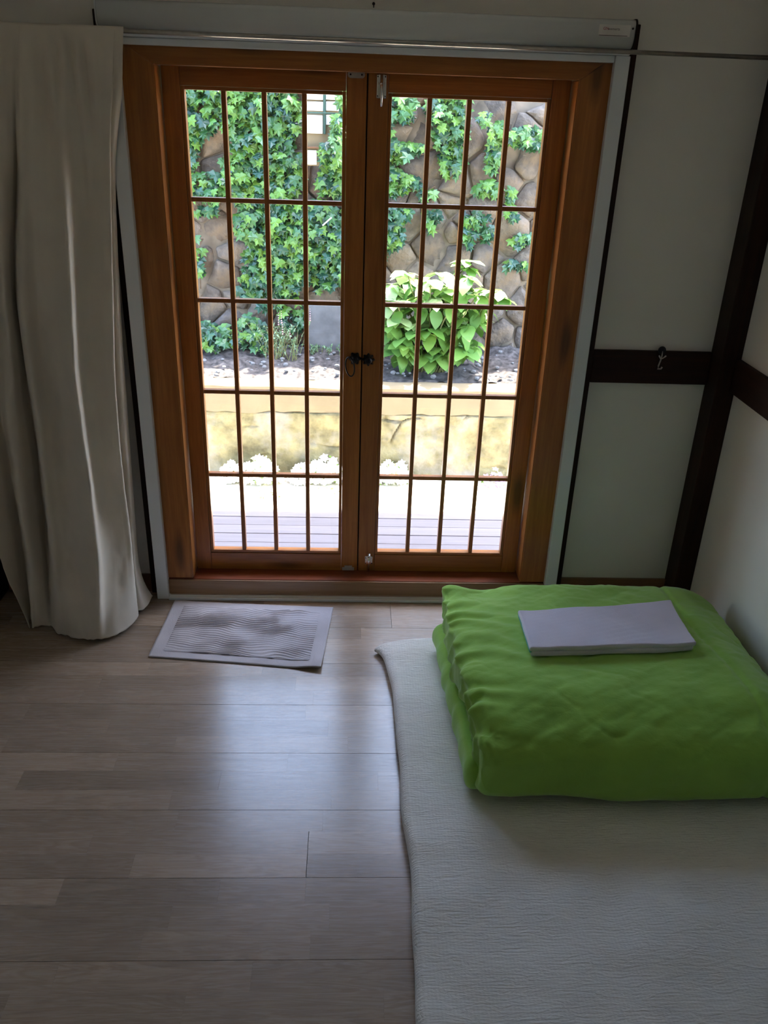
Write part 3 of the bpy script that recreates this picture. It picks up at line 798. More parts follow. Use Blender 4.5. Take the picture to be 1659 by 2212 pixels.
CTOP = [(p.x, p.y, p.z) for p, n in zip(out, ns) if n.z > 0.9]
vs, fs, ns = rounded_box(0.455, 0.345, 0.046, 0.042, 110, 100, 8)
out = []
for v, n in zip(vs, ns):
    p = v + Vector((1.247, -0.795, 0.108))
    ty = (p.y + 1.14) / 0.69
    eL = math.exp(-max(0, p.x - 0.79) / 0.05)
    p.x += 0.040 * (1 - ty) * eL
    p += n * (0.006 * fbm(Vector((p.x * 5, p.y * 6, 1 + p.z * 6)), 3) + 0.003 * eL * math.sin(p.y * 60 + 3 * fbm(Vector((p.y * 5, 0, 0)), 2)))
    p.z = max(p.z, 0.0615); out.append(p)
o = link('lower_fold', mesh_from('lower_fold', out, fs, True), M_green); o.parent = comf; o.matrix_parent_inverse = cinv

# ================================================================= TOWEL on the comforter
pts_xy = np.array([(a, b) for a, b, c in CTOP]); zs_ = np.array([c for a, b, c in CTOP])
def ctop(x, y):
    d = (pts_xy[:, 0] - x) ** 2 + (pts_xy[:, 1] - y) ** 2
    w = np.exp(-d / 0.0009); return float((w * zs_).sum() / w.sum())
c00 = atz(1141, 1428, 0.29); c10 = atz(1500, 1408, 0.29); c11 = atz(1448, 1304, 0.29); c01 = atz(1117, 1334, 0.29)
tw_root = empty('folded_towel', (1.28, -0.72, 0.28)); tag(tw_root, 'small pale lilac towel folded flat, lying on top of the green comforter', 'towel')
tinv = Matrix.Translation((-1.28, 0.72, -0.28))
def towel_layer(z_off, th, inset, name, parent, inv, seed):
    vs, fs, ns = rounded_box(0.26, 0.15, 0.007, 0.0066, 46, 34, 2)
    out = []
    cache = {}
    for v in vs:
        u = (v.x / 0.26 + 1) / 2; w = (v.y / 0.15 + 1) / 2; v = Vector((0, 0, v.z / 0.007))
        if inset: u = lerp(0.012, 0.992, u); w = lerp(0.004, 0.985, w)
        # corners rounded far less than the thickness profile
        a = c00.lerp(c10, u); b = c01.lerp(c11, u); p = a.lerp(b, w)
        k = (round(p.x, 2), round(p.y, 2))
        if k not in cache: cache[k] = ctop(*k)
        zt = cache[k]
        wob = 0.004 * fbm(Vector((p.x * 6 + seed, p.y * 6, 0)), 2)
        p.z = zt + 0.0035 + z_off + th * (v.z + 1) / 2 + wob * (v.z + 1) / 2
        p.x += 0.003 * fbm(Vector((p.y * 9, seed, 0)), 2); p.y += 0.004 * fbm(Vector((p.x * 7, seed, 1)), 2)
        out.append(p)
    o = link(name, mesh_from(name, out, fs, True), M_towel); o.parent = parent; o.matrix_parent_inverse = inv; return o
towel_layer(0.0, 0.018, True, 'lower_layer', tw_root, tinv, 1.0)
towel_layer(0.0172, 0.016, False, 'upper_layer', tw_root, tinv, 2.0)
bm = bmesh.new(); pts = []
for i in range(14):
    p = c01.lerp(c00, 0.02 + 0.96 * i / 13); pts.append((p.x + 0.004, p.y, ctop(p.x, p.y) + 0.0195))
bm_tube(bm, pts, 0.0038, 8)
o = link('hem', done(bm, 'hem', True), M_tealtrim); o.parent = tw_root; o.matrix_parent_inverse = tinv; o['label'] = 'teal hem'

# ================================================================= FLOOR MAT
m00 = atz(320, 1418, 0.004); m10 = atz(693, 1444, 0.010); m11 = atz(720, 1312, 0.004); m01 = atz(378, 1297, 0.004)
NU, NV = 150, 420
bord_u, bord_v = 0.075, 0.10
def matgrid(u0, u1, v0, v1, nu, nv, ribs):
    V = []; Fc = []
    for j in range(nv + 1):
        v = v0 + (v1 - v0) * j / nv
        for i in range(nu + 1):
            u = u0 + (u1 - u0) * i / nu
            p = m00.lerp(m10, u).lerp(m01.lerp(m11, u), v)
            p.y += 0.006 * math.sin(PI * u) * (1 - 2 * v) * 0.5 
            z = 0.005 + 0.003 * max(0, fbm(Vector((p.x * 7, p.y * 9, 2)), 2)) + 0.012 * sstep(0.8, 1.0, u) * sstep(0.25, 0.0, v) * sstep(1.0, 0.9, v)
            if ribs:
                wv = v * 31 + 1.7 * fbm(Vector((p.x * 9, p.y * 7, 5)), 2) + u * 2.5
                rel = 0.55 + 0.9 * fbm(Vector((p.x * 6, p.y * 10, 11)), 2)
                z += 0.0048 * max(0.15, rel) * (0.5 + 0.5 * math.sin(2 * PI * wv)) + 0.001
            V.append(Vector((p.x, p.y, z)))
    for j in range(nv):
        for i in range(nu):
            a = j * (nu + 1) + i; Fc.append((a, a + 1, a + nu + 2, a + nu + 1))
    return V, Fc
matr = empty('floor_mat', (0.15, -0.3, 0)); tag(matr, 'grey ribbed cotton bath mat with a plain border on the floor before the door', 'mat')
minv = Matrix.Translation((-0.15, 0.3, 0))
V, Fc = matgrid(bord_u, 1 - bord_u, bord_v, 1 - bord_v, 110, 330, True)
o = link('ribbed_centre', mesh_from('ribbed_centre', V, Fc, True), M_mat); o.parent = matr; o.matrix_parent_inverse = minv
V2, F2 = matgrid(0, 1, 0, 1, 90, 60, False)
# thick plain base with edge
base = len(V2); V2b = V2 + [Vector((p.x, p.y, max(0.0006, p.z - 0.0045))) for p in V2]
F2b = list(F2) + [tuple(base + i for i in f[::-1]) for f in F2]
nu, nv = 90, 60
for i in range(nu):
    a, b = i, i + 1; F2b.append((b, a, base + a, base + b))
    a, b = nv * (nu + 1) + i, nv * (nu + 1) + i + 1; F2b.append((a, b, base + b, base + a))
for j in range(nv):
    a, b = j * (nu + 1), (j + 1) * (nu + 1); F2b.append((a, b, base + b, base + a))
    a, b = j * (nu + 1) + nu, (j + 1) * (nu + 1) + nu; F2b.append((b, a, base + a, base + b))
o = link('border', mesh_from('border', V2b, F2b, True), M_mat); o.parent = matr; o.matrix_parent_inverse = minv

# ================================================================= OUTSIDE: deck, ground, walls
deck = empty('deck', (0.6, 0.4, -0.35)); tag(deck, 'grey weathered wooden deck of narrow boards just outside the door', 'deck')
dinv = Matrix.Translation((-0.6, -0.4, 0.35))
yb = 0.1605
k = 0
while yb < 0.66:
    o = box('board', -1.6, 2.9, yb, yb + 0.0790, -0.045, -0.020 - 0.001 * (k % 2), M_deck, bev=0.002); o.parent = deck; o.matrix_parent_inverse = dinv
    yb += 0.0828; k += 1
DECKY = yb - 0.0038
for x in (-1.5, -0.5, 0.6, 1.7, 2.8):
    o = box('joist', x - 0.03, x + 0.03, 0.115, DECKY - 0.002, -0.12, -0.0455, M_deck, bev=0); o.parent = deck; o.matrix_parent_inverse = dinv
    o = box('leg', x - 0.03, x + 0.03, DECKY - 0.10, DECKY - 0.03, -0.35, -0.1205, M_deck, bev=0); o.parent = deck; o.matrix_parent_inverse = dinv
GZ = -0.35
def terrain(name, x0, x1, y0, y1, z, amp, freq, nx, ny, mat, depth=0.2, slope=0.0):
    V = []; Fc = []
    for j in range(ny + 1):
        for i in range(nx + 1):
            x = lerp(x0, x1, i / nx); y = lerp(y0, y1, j / ny)
            V.append((x, y, z + slope * (y - y0) + amp * fbm(Vector((x * freq, y * freq, z)), 4)))
    for j in range(ny):
        for i in range(nx):
            a = j * (nx + 1) + i; Fc.append((a, a + 1, a + nx + 2, a + nx + 1))
    return link(name, mesh_from(name, V, Fc, True), mat)
g = terrain('ground', -6, 7, -0.5, 1.97, GZ, 0.006, 4, 200, 50, M_sand); structure(g)
# bevel: foundation beneath the room
structure(box('foundation', XL - 0.12, XR + 0.12, YF - 0.12, 0.11, -0.40, -0.061, M_concrete, bev=0))
# eave above the door
eave = empty('eave', (0.6, 0.6, 2.5), kind='structure')
ei = Matrix.Translation((-0.6, -0.6, -2.5))
o = box('soffit_board', -2.2, 3.4, 0.115, 1.17, 2.46, 2.50, M_eave, bev=0); o.parent = eave; o.matrix_parent_inverse = ei
o = box('tile_layer', -2.2, 3.4, 0.10, 1.20, 2.502, 2.60, M_rooftile, bev=0.01); o.parent = eave; o.matrix_parent_inverse = ei
for i in range(14):
    x = -2.0 + i * 0.4
    o = box('rafter', x - 0.035, x + 0.035, 0.115, 1.13, 2.385, 2.459, M_eave, bev=0.004); o.parent = eave; o.matrix_parent_inverse = ei

# Voronoi cells for rubble
def clip(poly, px, pz, nx_, nz_):
    out = []
    n = len(poly)
    for i in range(n):
        a, b = poly[i], poly[(i + 1) % n]
        da = (a[0] - px) * nx_ + (a[1] - pz) * nz_; db = (b[0] - px) * nx_ + (b[1] - pz) * nz_
        if da <= 0: out.append(a)
        if (da < 0 < db) or (db < 0 < da):
            t = da / (da - db); out.append((a[0] + (b[0] - a[0]) * t, a[1] + (b[1] - a[1]) * t))
    return out
def cells(x0, x1, z0, z1, sx, sz, seed, jit=0.42):
    rnd = random.Random(seed); S = []
    j = 0; z = z0 + sz / 2
    while z < z1:
        x = x0 + (sx / 2 if j % 2 else sx * 0.05)
        while x < x1 + sx / 2:
            S.append((x + rnd.uniform(-jit, jit) * sx, z + rnd.uniform(-jit, jit) * sz)); x += sx
        z += sz; j += 1
    res = []
    for i, (a, b) in enumerate(S):
        poly = [(x0, z0), (x1, z0), (x1, z1), (x0, z1)]
        for k, (c, d) in enumerate(S):
            if k == i or abs(c - a) > 3 * sx or abs(d - b) > 3 * sz: continue
            poly = clip(poly, (a + c) / 2, (b + d) / 2, c - a, d - b)
            if len(poly) < 3: break
        if len(poly) >= 3: res.append(((a, b), poly))
    return res
def roughen(poly, amp, step, seed):
    out = []
    n = len(poly)
    for i in range(n):
        a, b = poly[i], poly[(i + 1) % n]; L = math.hypot(b[0] - a[0], b[1] - a[1]); m = max(1, int(L / step))
        for k in range(m):
            x, z = lerp(a[0], b[0], k / m), lerp(a[1], b[1], k / m)
            v = noise.noise_vector(Vector((x * 7, z * 7, seed))) * amp + noise.noise_vector(Vector((x * 19, z * 19, seed))) * amp * 0.35
            out.append((x + v.x, z + v.y))
    return out
def chaikin(poly, k=0.18):
    out = []
    n = len(poly)
    for i in range(n):
        a, b = poly[i], poly[(i + 1) % n]
        out.append((a[0] * (1 - k) + b[0] * k, a[1] * (1 - k) + b[1] * k)); out.append((a[0] * k + b[0] * (1 - k), a[1] * k + b[1] * (1 - k)))
    return out
def stone_mesh(poly, gap, depth, rnd, yface, back):
    """solid stone with bulging rough face towards -y; returned about its own centre"""
    cx = sum(p[0] for p in poly) / len(poly); cz = sum(p[1] for p in poly) / len(poly)
    P2 = []
    for x, z in poly:
        d = math.hypot(x - cx, z - cz); s = max(0.3, 1 - gap / max(d, 1e-3)); P2.append(((x - cx) * s, (z - cz) * s))
    P2 = chaikin(P2, 0.12)
    n = len(P2); V = []; Fc = []
    tx, tz = rnd.uniform(-0.16, 0.16), rnd.uniform(-0.2, 0.12)
    for s, y in ((1.0, back), (1.0, -depth * 0.45), (0.95, -depth * 0.82), (0.55, -depth)):
        for x, z in P2:
            j = rnd.uniform(-0.10, 0.10) * depth if s < 1 else 0
            V.append((x * s, y + j + (x * tx + z * tz) * (1 if y < 0 else 0), z * s))
    V.append((0, -depth * rnd.uniform(0.95, 1.15), 0))
    for L in range(3):
        for k in range(n):
            a, b = L * n + k, L * n + (k + 1) % n; Fc.append((b, a, a + n, b + n))
    for k in range(n): Fc.append((3 * n + (k + 1) % n, 3 * n + k, 4 * n))
    Fc.append(tuple(range(n)))
    me = mesh_from('stone', V, Fc, True)
    return me, (cx, yface, cz)
WYS = 2.70
swall = empty('stone_wall', (0.6, WYS, 0.2)); tag(swall, 'tall rubble wall of rough grey-brown stones rising behind the planting bed', 'wall')
swi = Matrix.Translation((-0.6, -WYS, -0.2))
o = box('earth_backing', -2.6, 3.9, WYS - 0.034, WYS + 0.5, 0.0, 2.42, M_mortar, bev=0); o.parent = swall; o.matrix_parent_inverse = swi
rnd = random.Random(11)
CL = cells(-2.1, 3.4, 0.10, 2.46, 0.205, 0.165, 5, 0.50)
CL.sort(key=lambda q: math.hypot((q[0][0] - 0.59) / 1.25, q[0][1] - 1.15))
MV = []; MF = []
for n_, (c, poly) in enumerate(CL):
    me, loc = stone_mesh(roughen(poly, 0.020, 0.055, 3.0), rnd.choice((0.002, 0.004, 0.007, 0.014)), rnd.uniform(0.020, 0.060), rnd, WYS - 0.02, 0.05)
    if n_ < 290:
        me.shade_smooth(); me.materials.append(M_stone)
        o = D.objects.new('stone', me); COL.objects.link(o); o.parent = swall; o.location = loc; o.matrix_parent_inverse = swi
    else:
        b = len(MV); MV += [v.co + Vector(loc) for v in me.vertices]; MF += [tuple(b + q for q in f.vertices) for f in me.polygons]
        D.meshes.remove(me)
o = link('rubble_mass', mesh_from('rubble_mass', MV, MF), M_stonemass, swall); o.matrix_parent_inverse = swi; o['kind'] = 'stuff'
# bed of soil on the ledge
soil = terrain('soil_bed', -3.0, 4.2, 2.035, 2.675, 0.205, 0.030, 9, 330, 60, M_soil, slope=0.10)
tag(soil, 'bare grey-brown soil bed between the low wall and the rubble wall', 'soil'); soil['kind'] = 'stuff'
# low retaining wall
LY = 1.90
low = empty('retaining_wall', (0.6, LY, GZ)); tag(low, 'low yellowish retaining wall with flat buff coping behind the sunlit ground', 'wall')
li = Matrix.Translation((-0.6, -LY, -GZ))
def coping():
    nx = 300; V = []; Fc = []
    prof_ = [(0.0, 0.052), (-0.004, 0.10), (-0.004, 0.205), (0.010, 0.216), (0.10, 0.220), (0.14, 0.21), (0.14, 0.052)]
    for i in range(nx + 1):
        x = lerp(-3.0, 4.2, i / nx)
        for k_, (dy, z) in enumerate(prof_):
            w = 0.008 * fbm(Vector((x * 3, k_ * 0.4, 0)), 3) + (0.010 * fbm(Vector((x * 6, 9, 0)), 3) if k_ in (0, 6) else 0)
            V.append((x, LY + dy + w * 0.5, z + w))
    n = len(prof_)
    for i in range(nx):
        for k_ in range(n):
            a, b = i * n + k_, i * n + (k_ + 1) % n; Fc.append((a, b, b + n, a + n))
    return mesh_from('coping', V, Fc, False)
o = link('coping', coping(), M_coping); o.parent = low; o.matrix_parent_inverse = li
o = box('core', -3.0, 4.2, LY + 0.045, LY + 0.14, GZ - 0.05, 0.049, M_coping, bev=0); o.parent = low; o.matrix_parent_inverse = li
nx_, nz_ = 560, 56; V = []; Fc = []
for j in range(nz_ + 1):
    for i in range(nx_ + 1):
        x = lerp(-2.2, 3.4, i / nx_); z = lerp(GZ - 0.03, 0.060, j / nz_)
        big = fbm(Vector((x * 2.3, z * 4.0, 1.7)), 2); fine = fbm(Vector((x * 11, z * 14, 4.4)), 4)
        cell = noise.voronoi(Vector((x * 1.9 + 0.5 * noise.noise(Vector((x * 4, z * 4, 0))), z * 4.2 + 0.4 * noise.noise(Vector((x * 5, z * 5, 3))), 0.3)))[0]
        crack = math.exp(-((cell[1] - cell[0]) / 0.045) ** 2) * sstep(-0.1, 0.35, noise.noise(Vector((x * 3.1, z * 5, 7))))
        yv = LY + 0.004 - 0.020 * big - 0.012 * fine + 0.030 * crack + 0.05 * sstep(0.046, 0.060, z - 0.006 * noise.noise(Vector((x * 8, 0, 0)))) - 0.02 * sstep(-0.28, -0.36, z)
        V.append((x, min(yv, LY + 0.04), z))
for j in range(nz_):
    for i in range(nx_):
        a = j * (nx_ + 1) + i; Fc.append((a, a + 1, a + nx_ + 2, a + nx_ + 1))
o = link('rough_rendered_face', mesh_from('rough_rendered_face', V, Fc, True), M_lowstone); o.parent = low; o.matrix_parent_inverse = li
rnd = random.Random(12)

# ================================================================= PLANTS
IVY = [(0, .34), (.17, .44), (.50, .26), (.30, .02), (.44, -.26), (.17, -.20), (0, -.62), (-.17, -.20), (-.44, -.26), (-.30, .02), (-.50, .26), (-.17, .44)]
def ivy_leaf_pts(seed):
    r = random.Random(seed)
    V = [Vector((0, -0.06, 0.02))]
    for x, z in IVY: V.append(Vector((x * r.uniform(.85, 1.15), 0.06 * abs(x) - 0.02 * z + r.uniform(-.03, .05), z * r.uniform(.85, 1.15))))
    Fc = [(0, 1 + k, 1 + (k + 1) % 12) for k in range(12)]
    return V, Fc
IV = [ivy_leaf_pts(s) for s in range(5)]
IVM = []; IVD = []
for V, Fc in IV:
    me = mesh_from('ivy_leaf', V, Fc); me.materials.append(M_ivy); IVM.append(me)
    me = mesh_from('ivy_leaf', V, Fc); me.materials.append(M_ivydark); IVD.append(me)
def leaf_matrix(p, size, rnd, tilt=(-0.95, -0.05), roll=0.6, yaw=0.7):
    return Matrix.Translation(p) @ Matrix.Rotation(rnd.uniform(-yaw, yaw), 4, 'Z') @ Matrix.Rotation(rnd.uniform(*tilt), 4, 'X') @ Matrix.Rotation(rnd.uniform(-roll, roll), 4, 'Y') @ Matrix.Diagonal((size, size, size, 1))
def build_ivy(name, label, blobs, seed, zground=None, limit=290, sz=(0.048, 0.080)):
    """blobs: (px, py, rx, ry, count, depth y) patches of leaves lying on the wall"""
    rnd = random.Random(seed); L = []
    for (px, py, rx, ry, cnt, Y) in blobs:
        for _ in range(cnt):
            a = rnd.uniform(0, 2 * PI); r = math.sqrt(rnd.random())
            p = at(px + rx * r * math.cos(a), py + ry * r * math.sin(a), Y)
            p.y = Y - abs(rnd.gauss(0, 0.045))
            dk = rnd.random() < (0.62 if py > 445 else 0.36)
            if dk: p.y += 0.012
            L.append((p, rnd.uniform(*sz), dk))
    rnd.shuffle(L)
    L.sort(key=lambda q: q[0].y - q[1] * 0.5)
    c = sum((q[0] for q in L), Vector()) / len(L)
    root = empty(name, (c.x, c.y + 0.03, 0.22)); tag(root, label, 'ivy', 'ivy growth on and below the rubble wall')
    inv = Matrix.Translation((-c.x, -(c.y + 0.03), -0.22))
    V = []; Fc = []; V2 = []; F2 = []
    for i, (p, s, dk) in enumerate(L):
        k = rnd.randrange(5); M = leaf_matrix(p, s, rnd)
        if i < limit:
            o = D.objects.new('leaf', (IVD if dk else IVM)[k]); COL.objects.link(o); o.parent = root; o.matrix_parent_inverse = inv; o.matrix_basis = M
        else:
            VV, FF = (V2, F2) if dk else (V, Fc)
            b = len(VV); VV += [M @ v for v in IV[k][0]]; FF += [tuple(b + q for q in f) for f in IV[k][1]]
    if V2:
        o = link('leaf_mass', mesh_from('leaf_mass', V2, F2), M_ivydark); o.parent = root; o.matrix_parent_inverse = inv; o['kind'] = 'stuff'
    if V:
        o = link('leaf_mass', mesh_from('leaf_mass', V, Fc), M_ivy); o.parent = root; o.matrix_parent_inverse = inv; o['kind'] = 'stuff'
    # woody runners
    bm = bmesh.new()
    for (px, py, rx, ry, cnt, Y) in blobs:
        if cnt < 8: continue
        for q in range(2):
            pts = []; x = px + rnd.uniform(-rx, rx) * 0.6
            for t in range(6):
                p = at(x + rnd.uniform(-10, 10), py + ry * (1 - 2 * t / 5) * 0.9, Y); p.y = Y + 0.012 + rnd.uniform(-0.01, 0.0)
                pts.append(p)
            bm_tube(bm, pts, 0.0035, 5)
    o = link('runner', done(bm, 'runner', True), M_vine); o.parent = root; o.matrix_parent_inverse = inv; o['kind'] = 'stuff'
    return root
Y1 = 2.605
build_ivy('climbing_ivy', 'dense green ivy covering the rubble wall seen through the left door leaf', [
    (440, 225, 52, 45, 110, Y1), (415, 330, 22, 60, 26, Y1), (440, 275, 30, 16, 26, Y1), (450, 405, 50, 30, 80, Y1), (430, 180, 60, 40, 50, Y1),
    (530, 240, 55, 70, 210, Y1), (530, 370, 50, 70, 190, Y1), (600, 250, 50, 70, 190, Y1), (606, 370, 50, 70, 200, Y1), (560, 160, 110, 50, 150, Y1),
    (728, 292, 13, 44, 46, Y1 - 0.13), (738, 215, 6, 20, 8, Y1 - 0.13), (714, 335, 22, 26, 50, Y1 - 0.12), (712, 395, 24, 34, 46, Y1), (760, 300, 35, 120, 130, Y1),
    (560, 480, 52, 52, 170, Y1 - 0.02), (620, 500, 52, 70, 240, Y1 - 0.03), (690, 500, 48, 62, 210, Y1 - 0.02), (700, 580, 48, 50, 120, Y1),
    (560, 570, 38, 44, 90, Y1), (620, 590, 55, 44, 120, Y1), (760, 500, 34, 110, 120, Y1), (540, 620, 30, 26, 22, Y1), (600, 655, 45, 22, 30, Y1),
    (445, 455, 30, 14, 10, Y1), (430, 570, 10, 60, 14, Y1), (340, 300, 60, 160, 260, Y1), (350, 560, 60, 120, 120, Y1), (640, 690, 30, 25, 22, Y1)], 3)
build_ivy('creeping_ivy', 'loose pale green ivy strands trailing over the stones behind the right door leaf', [
    (865, 235, 36, 30, 60, Y1), (860, 330, 26, 22, 30, Y1), (895, 325, 26, 10, 18, Y1), (855, 400, 22, 30, 34, Y1), (885, 398, 24, 14, 18, Y1),
    (820, 300, 28, 110, 110, Y1), (940, 240, 18, 36, 36, Y1), (965, 300, 42, 30, 60, Y1), (985, 250, 26, 36, 36, Y1), (975, 350, 28, 34, 44, Y1), (925, 420, 18, 20, 10, Y1),
    (1045, 260, 14, 16, 8, Y1), (1072, 300, 16, 34, 30, Y1), (1060, 350, 12, 26, 18, Y1), (1050, 410, 26, 20, 22, Y1), (1110, 300, 16, 16, 12, Y1), (1145, 300, 28, 26, 34, Y1),
    (1100, 425, 10, 18, 9, Y1), (850, 495, 20, 48, 52, Y1 - 0.02), (820, 520, 16, 60, 40, Y1), (870, 465, 18, 16, 10, Y1), (935, 465, 20, 16, 14, Y1), (925, 490, 12, 14, 6, Y1),
    (1030, 470, 24, 20, 16, Y1), (1050, 500, 14, 26, 14, Y1), (1018, 520, 12, 20, 10, Y1), (1005, 490, 12, 24, 12, Y1), (1125, 522, 24, 14, 20, Y1), (1110, 575, 30, 8, 16, Y1), (1105, 465, 14, 14, 8, Y1),
    (985, 200, 40, 25, 34, Y1), (1220, 320, 40, 60, 50, Y1), (1190, 560, 30, 20, 12, Y1)], 8)
build_ivy('ground_ivy', 'low clump of ivy spreading at the left foot of the rubble wall', [
    (470, 730, 34, 24, 60, 2.50), (450, 715, 26, 18, 22, 2.52), (545, 705, 26, 24, 34, 2.54), (560, 735, 24, 20, 24, 2.48), (525, 730, 20, 20, 18, 2.5), (395, 730, 40, 26, 40, 2.5)], 15)

# hydrangea
def ovate(seed, n=7):
    r = random.Random(seed); V = []; Fc = []
    L = 1.0
    for i in range(n + 1):
        t = i / n; w = 0.36 * math.sin(PI * t ** 0.8) ** 0.8 if 0 < t < 1 else 0.0
        droop = -0.30 * t * t + r.uniform(-0.01, 0.01)
        for s in (-1, 0, 1): V.append(Vector((s * w, t * L, droop + (0.10 * w if s else 0.0) + 0.05 * math.sin(t * 14) * (s != 0) * w)))
    for i in range(n):
        for k in (0, 1): a = i * 3 + k; Fc.append((a, a + 1, a + 4, a + 3))
    return V, Fc
OV = [ovate(s) for s in range(3)]
OVM = []; OVD = []
for V, Fc in OV:
    me = mesh_from('ovate_leaf', V, Fc, True); me.materials.append(M_hydlit); OVM.append(me)
    me = mesh_from('ovate_leaf', V, Fc, True); me.materials.append(M_hydshade); OVD.append(me)
hyd_c = at(935, 690, 2.22)
hyd = empty('hydrangea_bush', (hyd_c.x, 2.22, 0.23)); tag(hyd, 'leafy hydrangea bush with broad sunlit pale leaves in the soil bed', 'shrub')
hi = Matrix.Translation((-hyd_c.x, -2.22, -0.23))
rnd = random.Random(5)
tops = [(845, 615), (855, 650), (880, 590), (905, 640), (930, 605), (950, 590), (965, 620), (985, 600), (1005, 565), (1010, 600), (1020, 625), (1055, 628), (1075, 630), (1040, 690), (1020, 660),
        (860, 690), (890, 700), (920, 680), (950, 690), (975, 680), (1000, 690), (1030, 680), (870, 730), (900, 745), (935, 735), (965, 740), (990, 735), (860, 745), (1015, 735), (940, 645), (985, 650),
        (835, 660), (840, 700), (900, 665), (960, 655), (925, 710)]
bm = bmesh.new(); nleaf = 0; HV = []; HF = []
for (px, py) in tops + [(q_[0] + 9, q_[1] + 14) for q_ in tops[::2]] + [(855, 760), (880, 765), (905, 770), (925, 765), (950, 765), (975, 760), (1000, 755), (890, 725), (960, 720)]:
    Y = 2.22 + rnd.uniform(-0.14, 0.10)
    tip = at(px, py, Y)
    foot = Vector((hyd_c.x + rnd.uniform(-0.09, 0.09), 2.24 + rnd.uniform(-0.04, 0.04), 0.225))
    mid = foot.lerp(tip, 0.5) + Vector((0, 0, 0.04))
    bm_tube(bm, [foot, mid, tip], [0.006, 0.005, 0.003], 6)
    for lev in range(3):
        q = mid.lerp(tip, 1 - lev * 0.33)
        if lev == 2 and rnd.random() < 0.4: continue
        npair = 2 if lev else 3
        a0 = rnd.uniform(0, PI)
        for b in range(npair * 2 if lev == 0 else npair):
            a = a0 + 2 * PI * b / (npair * 2 if lev == 0 else npair) + rnd.uniform(-.3, .3)
            s = rnd.uniform(0.085, 0.135) * (0.75 if lev == 0 and b > 3 else 1.0)
            tiltd = rnd.uniform(-0.45, 0.25) - 0.65 * (lev > 0)
            M = Matrix.Translation(q) @ Matrix.Rotation(a, 4, 'Z') @ Matrix.Rotation(tiltd, 4, 'X') @ Matrix.Rotation(rnd.uniform(-.3, .3), 4, 'Y') @ Matrix.Diagonal((s, s, s, 1))
            if nleaf >= 290:
                kk = rnd.randrange(3); b = len(HV); HV += [M @ v for v in OV[kk][0]]; HF += [tuple(b + q_ for q_ in f) for f in OV[kk][1]]
            else:
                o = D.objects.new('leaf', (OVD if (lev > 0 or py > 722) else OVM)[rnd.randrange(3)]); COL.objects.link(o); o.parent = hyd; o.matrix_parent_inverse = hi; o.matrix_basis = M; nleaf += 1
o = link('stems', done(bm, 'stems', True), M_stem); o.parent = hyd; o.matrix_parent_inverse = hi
o = link('leaf_mass', mesh_from('leaf_mass', HV, HF, True), M_hydshade); o.parent = hyd; o.matrix_parent_inverse = hi; o['kind'] = 'stuff'

# feathery plants on the bed
def feathery(name, label, px, py, Y, w, h, n, seed, flowers=0, ground=0.24):
    rnd = random.Random(seed); c = at(px, py, Y)
    root = empty(name, (c.x, Y, ground)); tag(root, label, 'plant', 'feathery low plants on the soil bed'); inv = Matrix.Translation((-c.x, -Y, -ground))
    V = []; Fc = []; bm = bmesh.new(); bf = bmesh.new()
    for k in range(n):
        bx = c.x + rnd.uniform(-w, w) * 0.5; by = Y + rnd.uniform(-0.05, 0.05)
        hh = h * rnd.uniform(0.5, 1.0); lx = rnd.uniform(-0.5, 0.5) * hh
        tip = Vector((bx + lx, by - rnd.uniform(-0.2, 0.4) * hh, ground + hh))
        foot = Vector((bx, by, ground - 0.01)); mid = foot.lerp(tip, 0.55) + Vector((0, 0, 0.02))
        bm_tube(bm, [foot, mid, tip], [0.0022, 0.0016, 0.001], 4)
        for i in range(9):
            t = 0.2 + 0.75 * i / 8; q = foot.lerp(mid, t * 2) if t < .5 else mid.lerp(tip, t * 2 - 1)
            M = leaf_matrix(q, rnd.uniform(0.012, 0.026), rnd, (-1, 1), PI, PI)
            b = len(V); V += [M @ Vector(v) for v in ((-.25, 0, 0), (0, 0, .9), (.25, 0, 0), (0, 0, -.2))]; Fc.append((b, b + 1, b + 2, b + 3))
        if k < flowers:
            for i in range(6):
                q = tip + Vector((0, 0, 0.014 * i)); bmesh.ops.create_icosphere(bf, subdivisions=1, radius=0.0055 * (1 - i * 0.1), matrix=Matrix.Translation(q))
    o = link('foliage', mesh_from('foliage', V, Fc), M_feather); o.parent = root; o.matrix_parent_inverse = inv; o['kind'] = 'stuff'
    o = link('stems', done(bm, 'stems'), M_stem); o.parent = root; o.matrix_parent_inverse = inv; o['kind'] = 'stuff'
    if flowers:
        o = link('flower_spikes', done(bf, 'flower_spikes'), M_pink); o.parent = root; o.matrix_parent_inverse = inv; o['kind'] = 'stuff'
    else: bf.free()
    return root
feathery('feathery_herb', 'tall feathery silver-green herb with pinkish flower spikes beside the ground ivy', 610, 740, 2.40, 0.22, 0.24, 46, 2, 5)
feathery('feathery_herb', 'short silver-green seedlings at the foot of the grey concrete block', 700, 745, 2.50, 0.24, 0.07, 30, 4)
feathery('feathery_herb', 'dull green seedlings rising behind the left side of the hydrangea', 868, 610, 2.46, 0.20, 0.42, 34, 6)
# grey block against the wall
b0 = at(664, 745, 2.56); b1 = at(745, 660, 2.56)
o = box('concrete_block', b0.x, b1.x, 2.555, 2.64, 0.245, b1.z, M_concrete, bev=0.008)
tag(o, 'upright grey concrete block leaning at the base of the rubble wall', 'block')

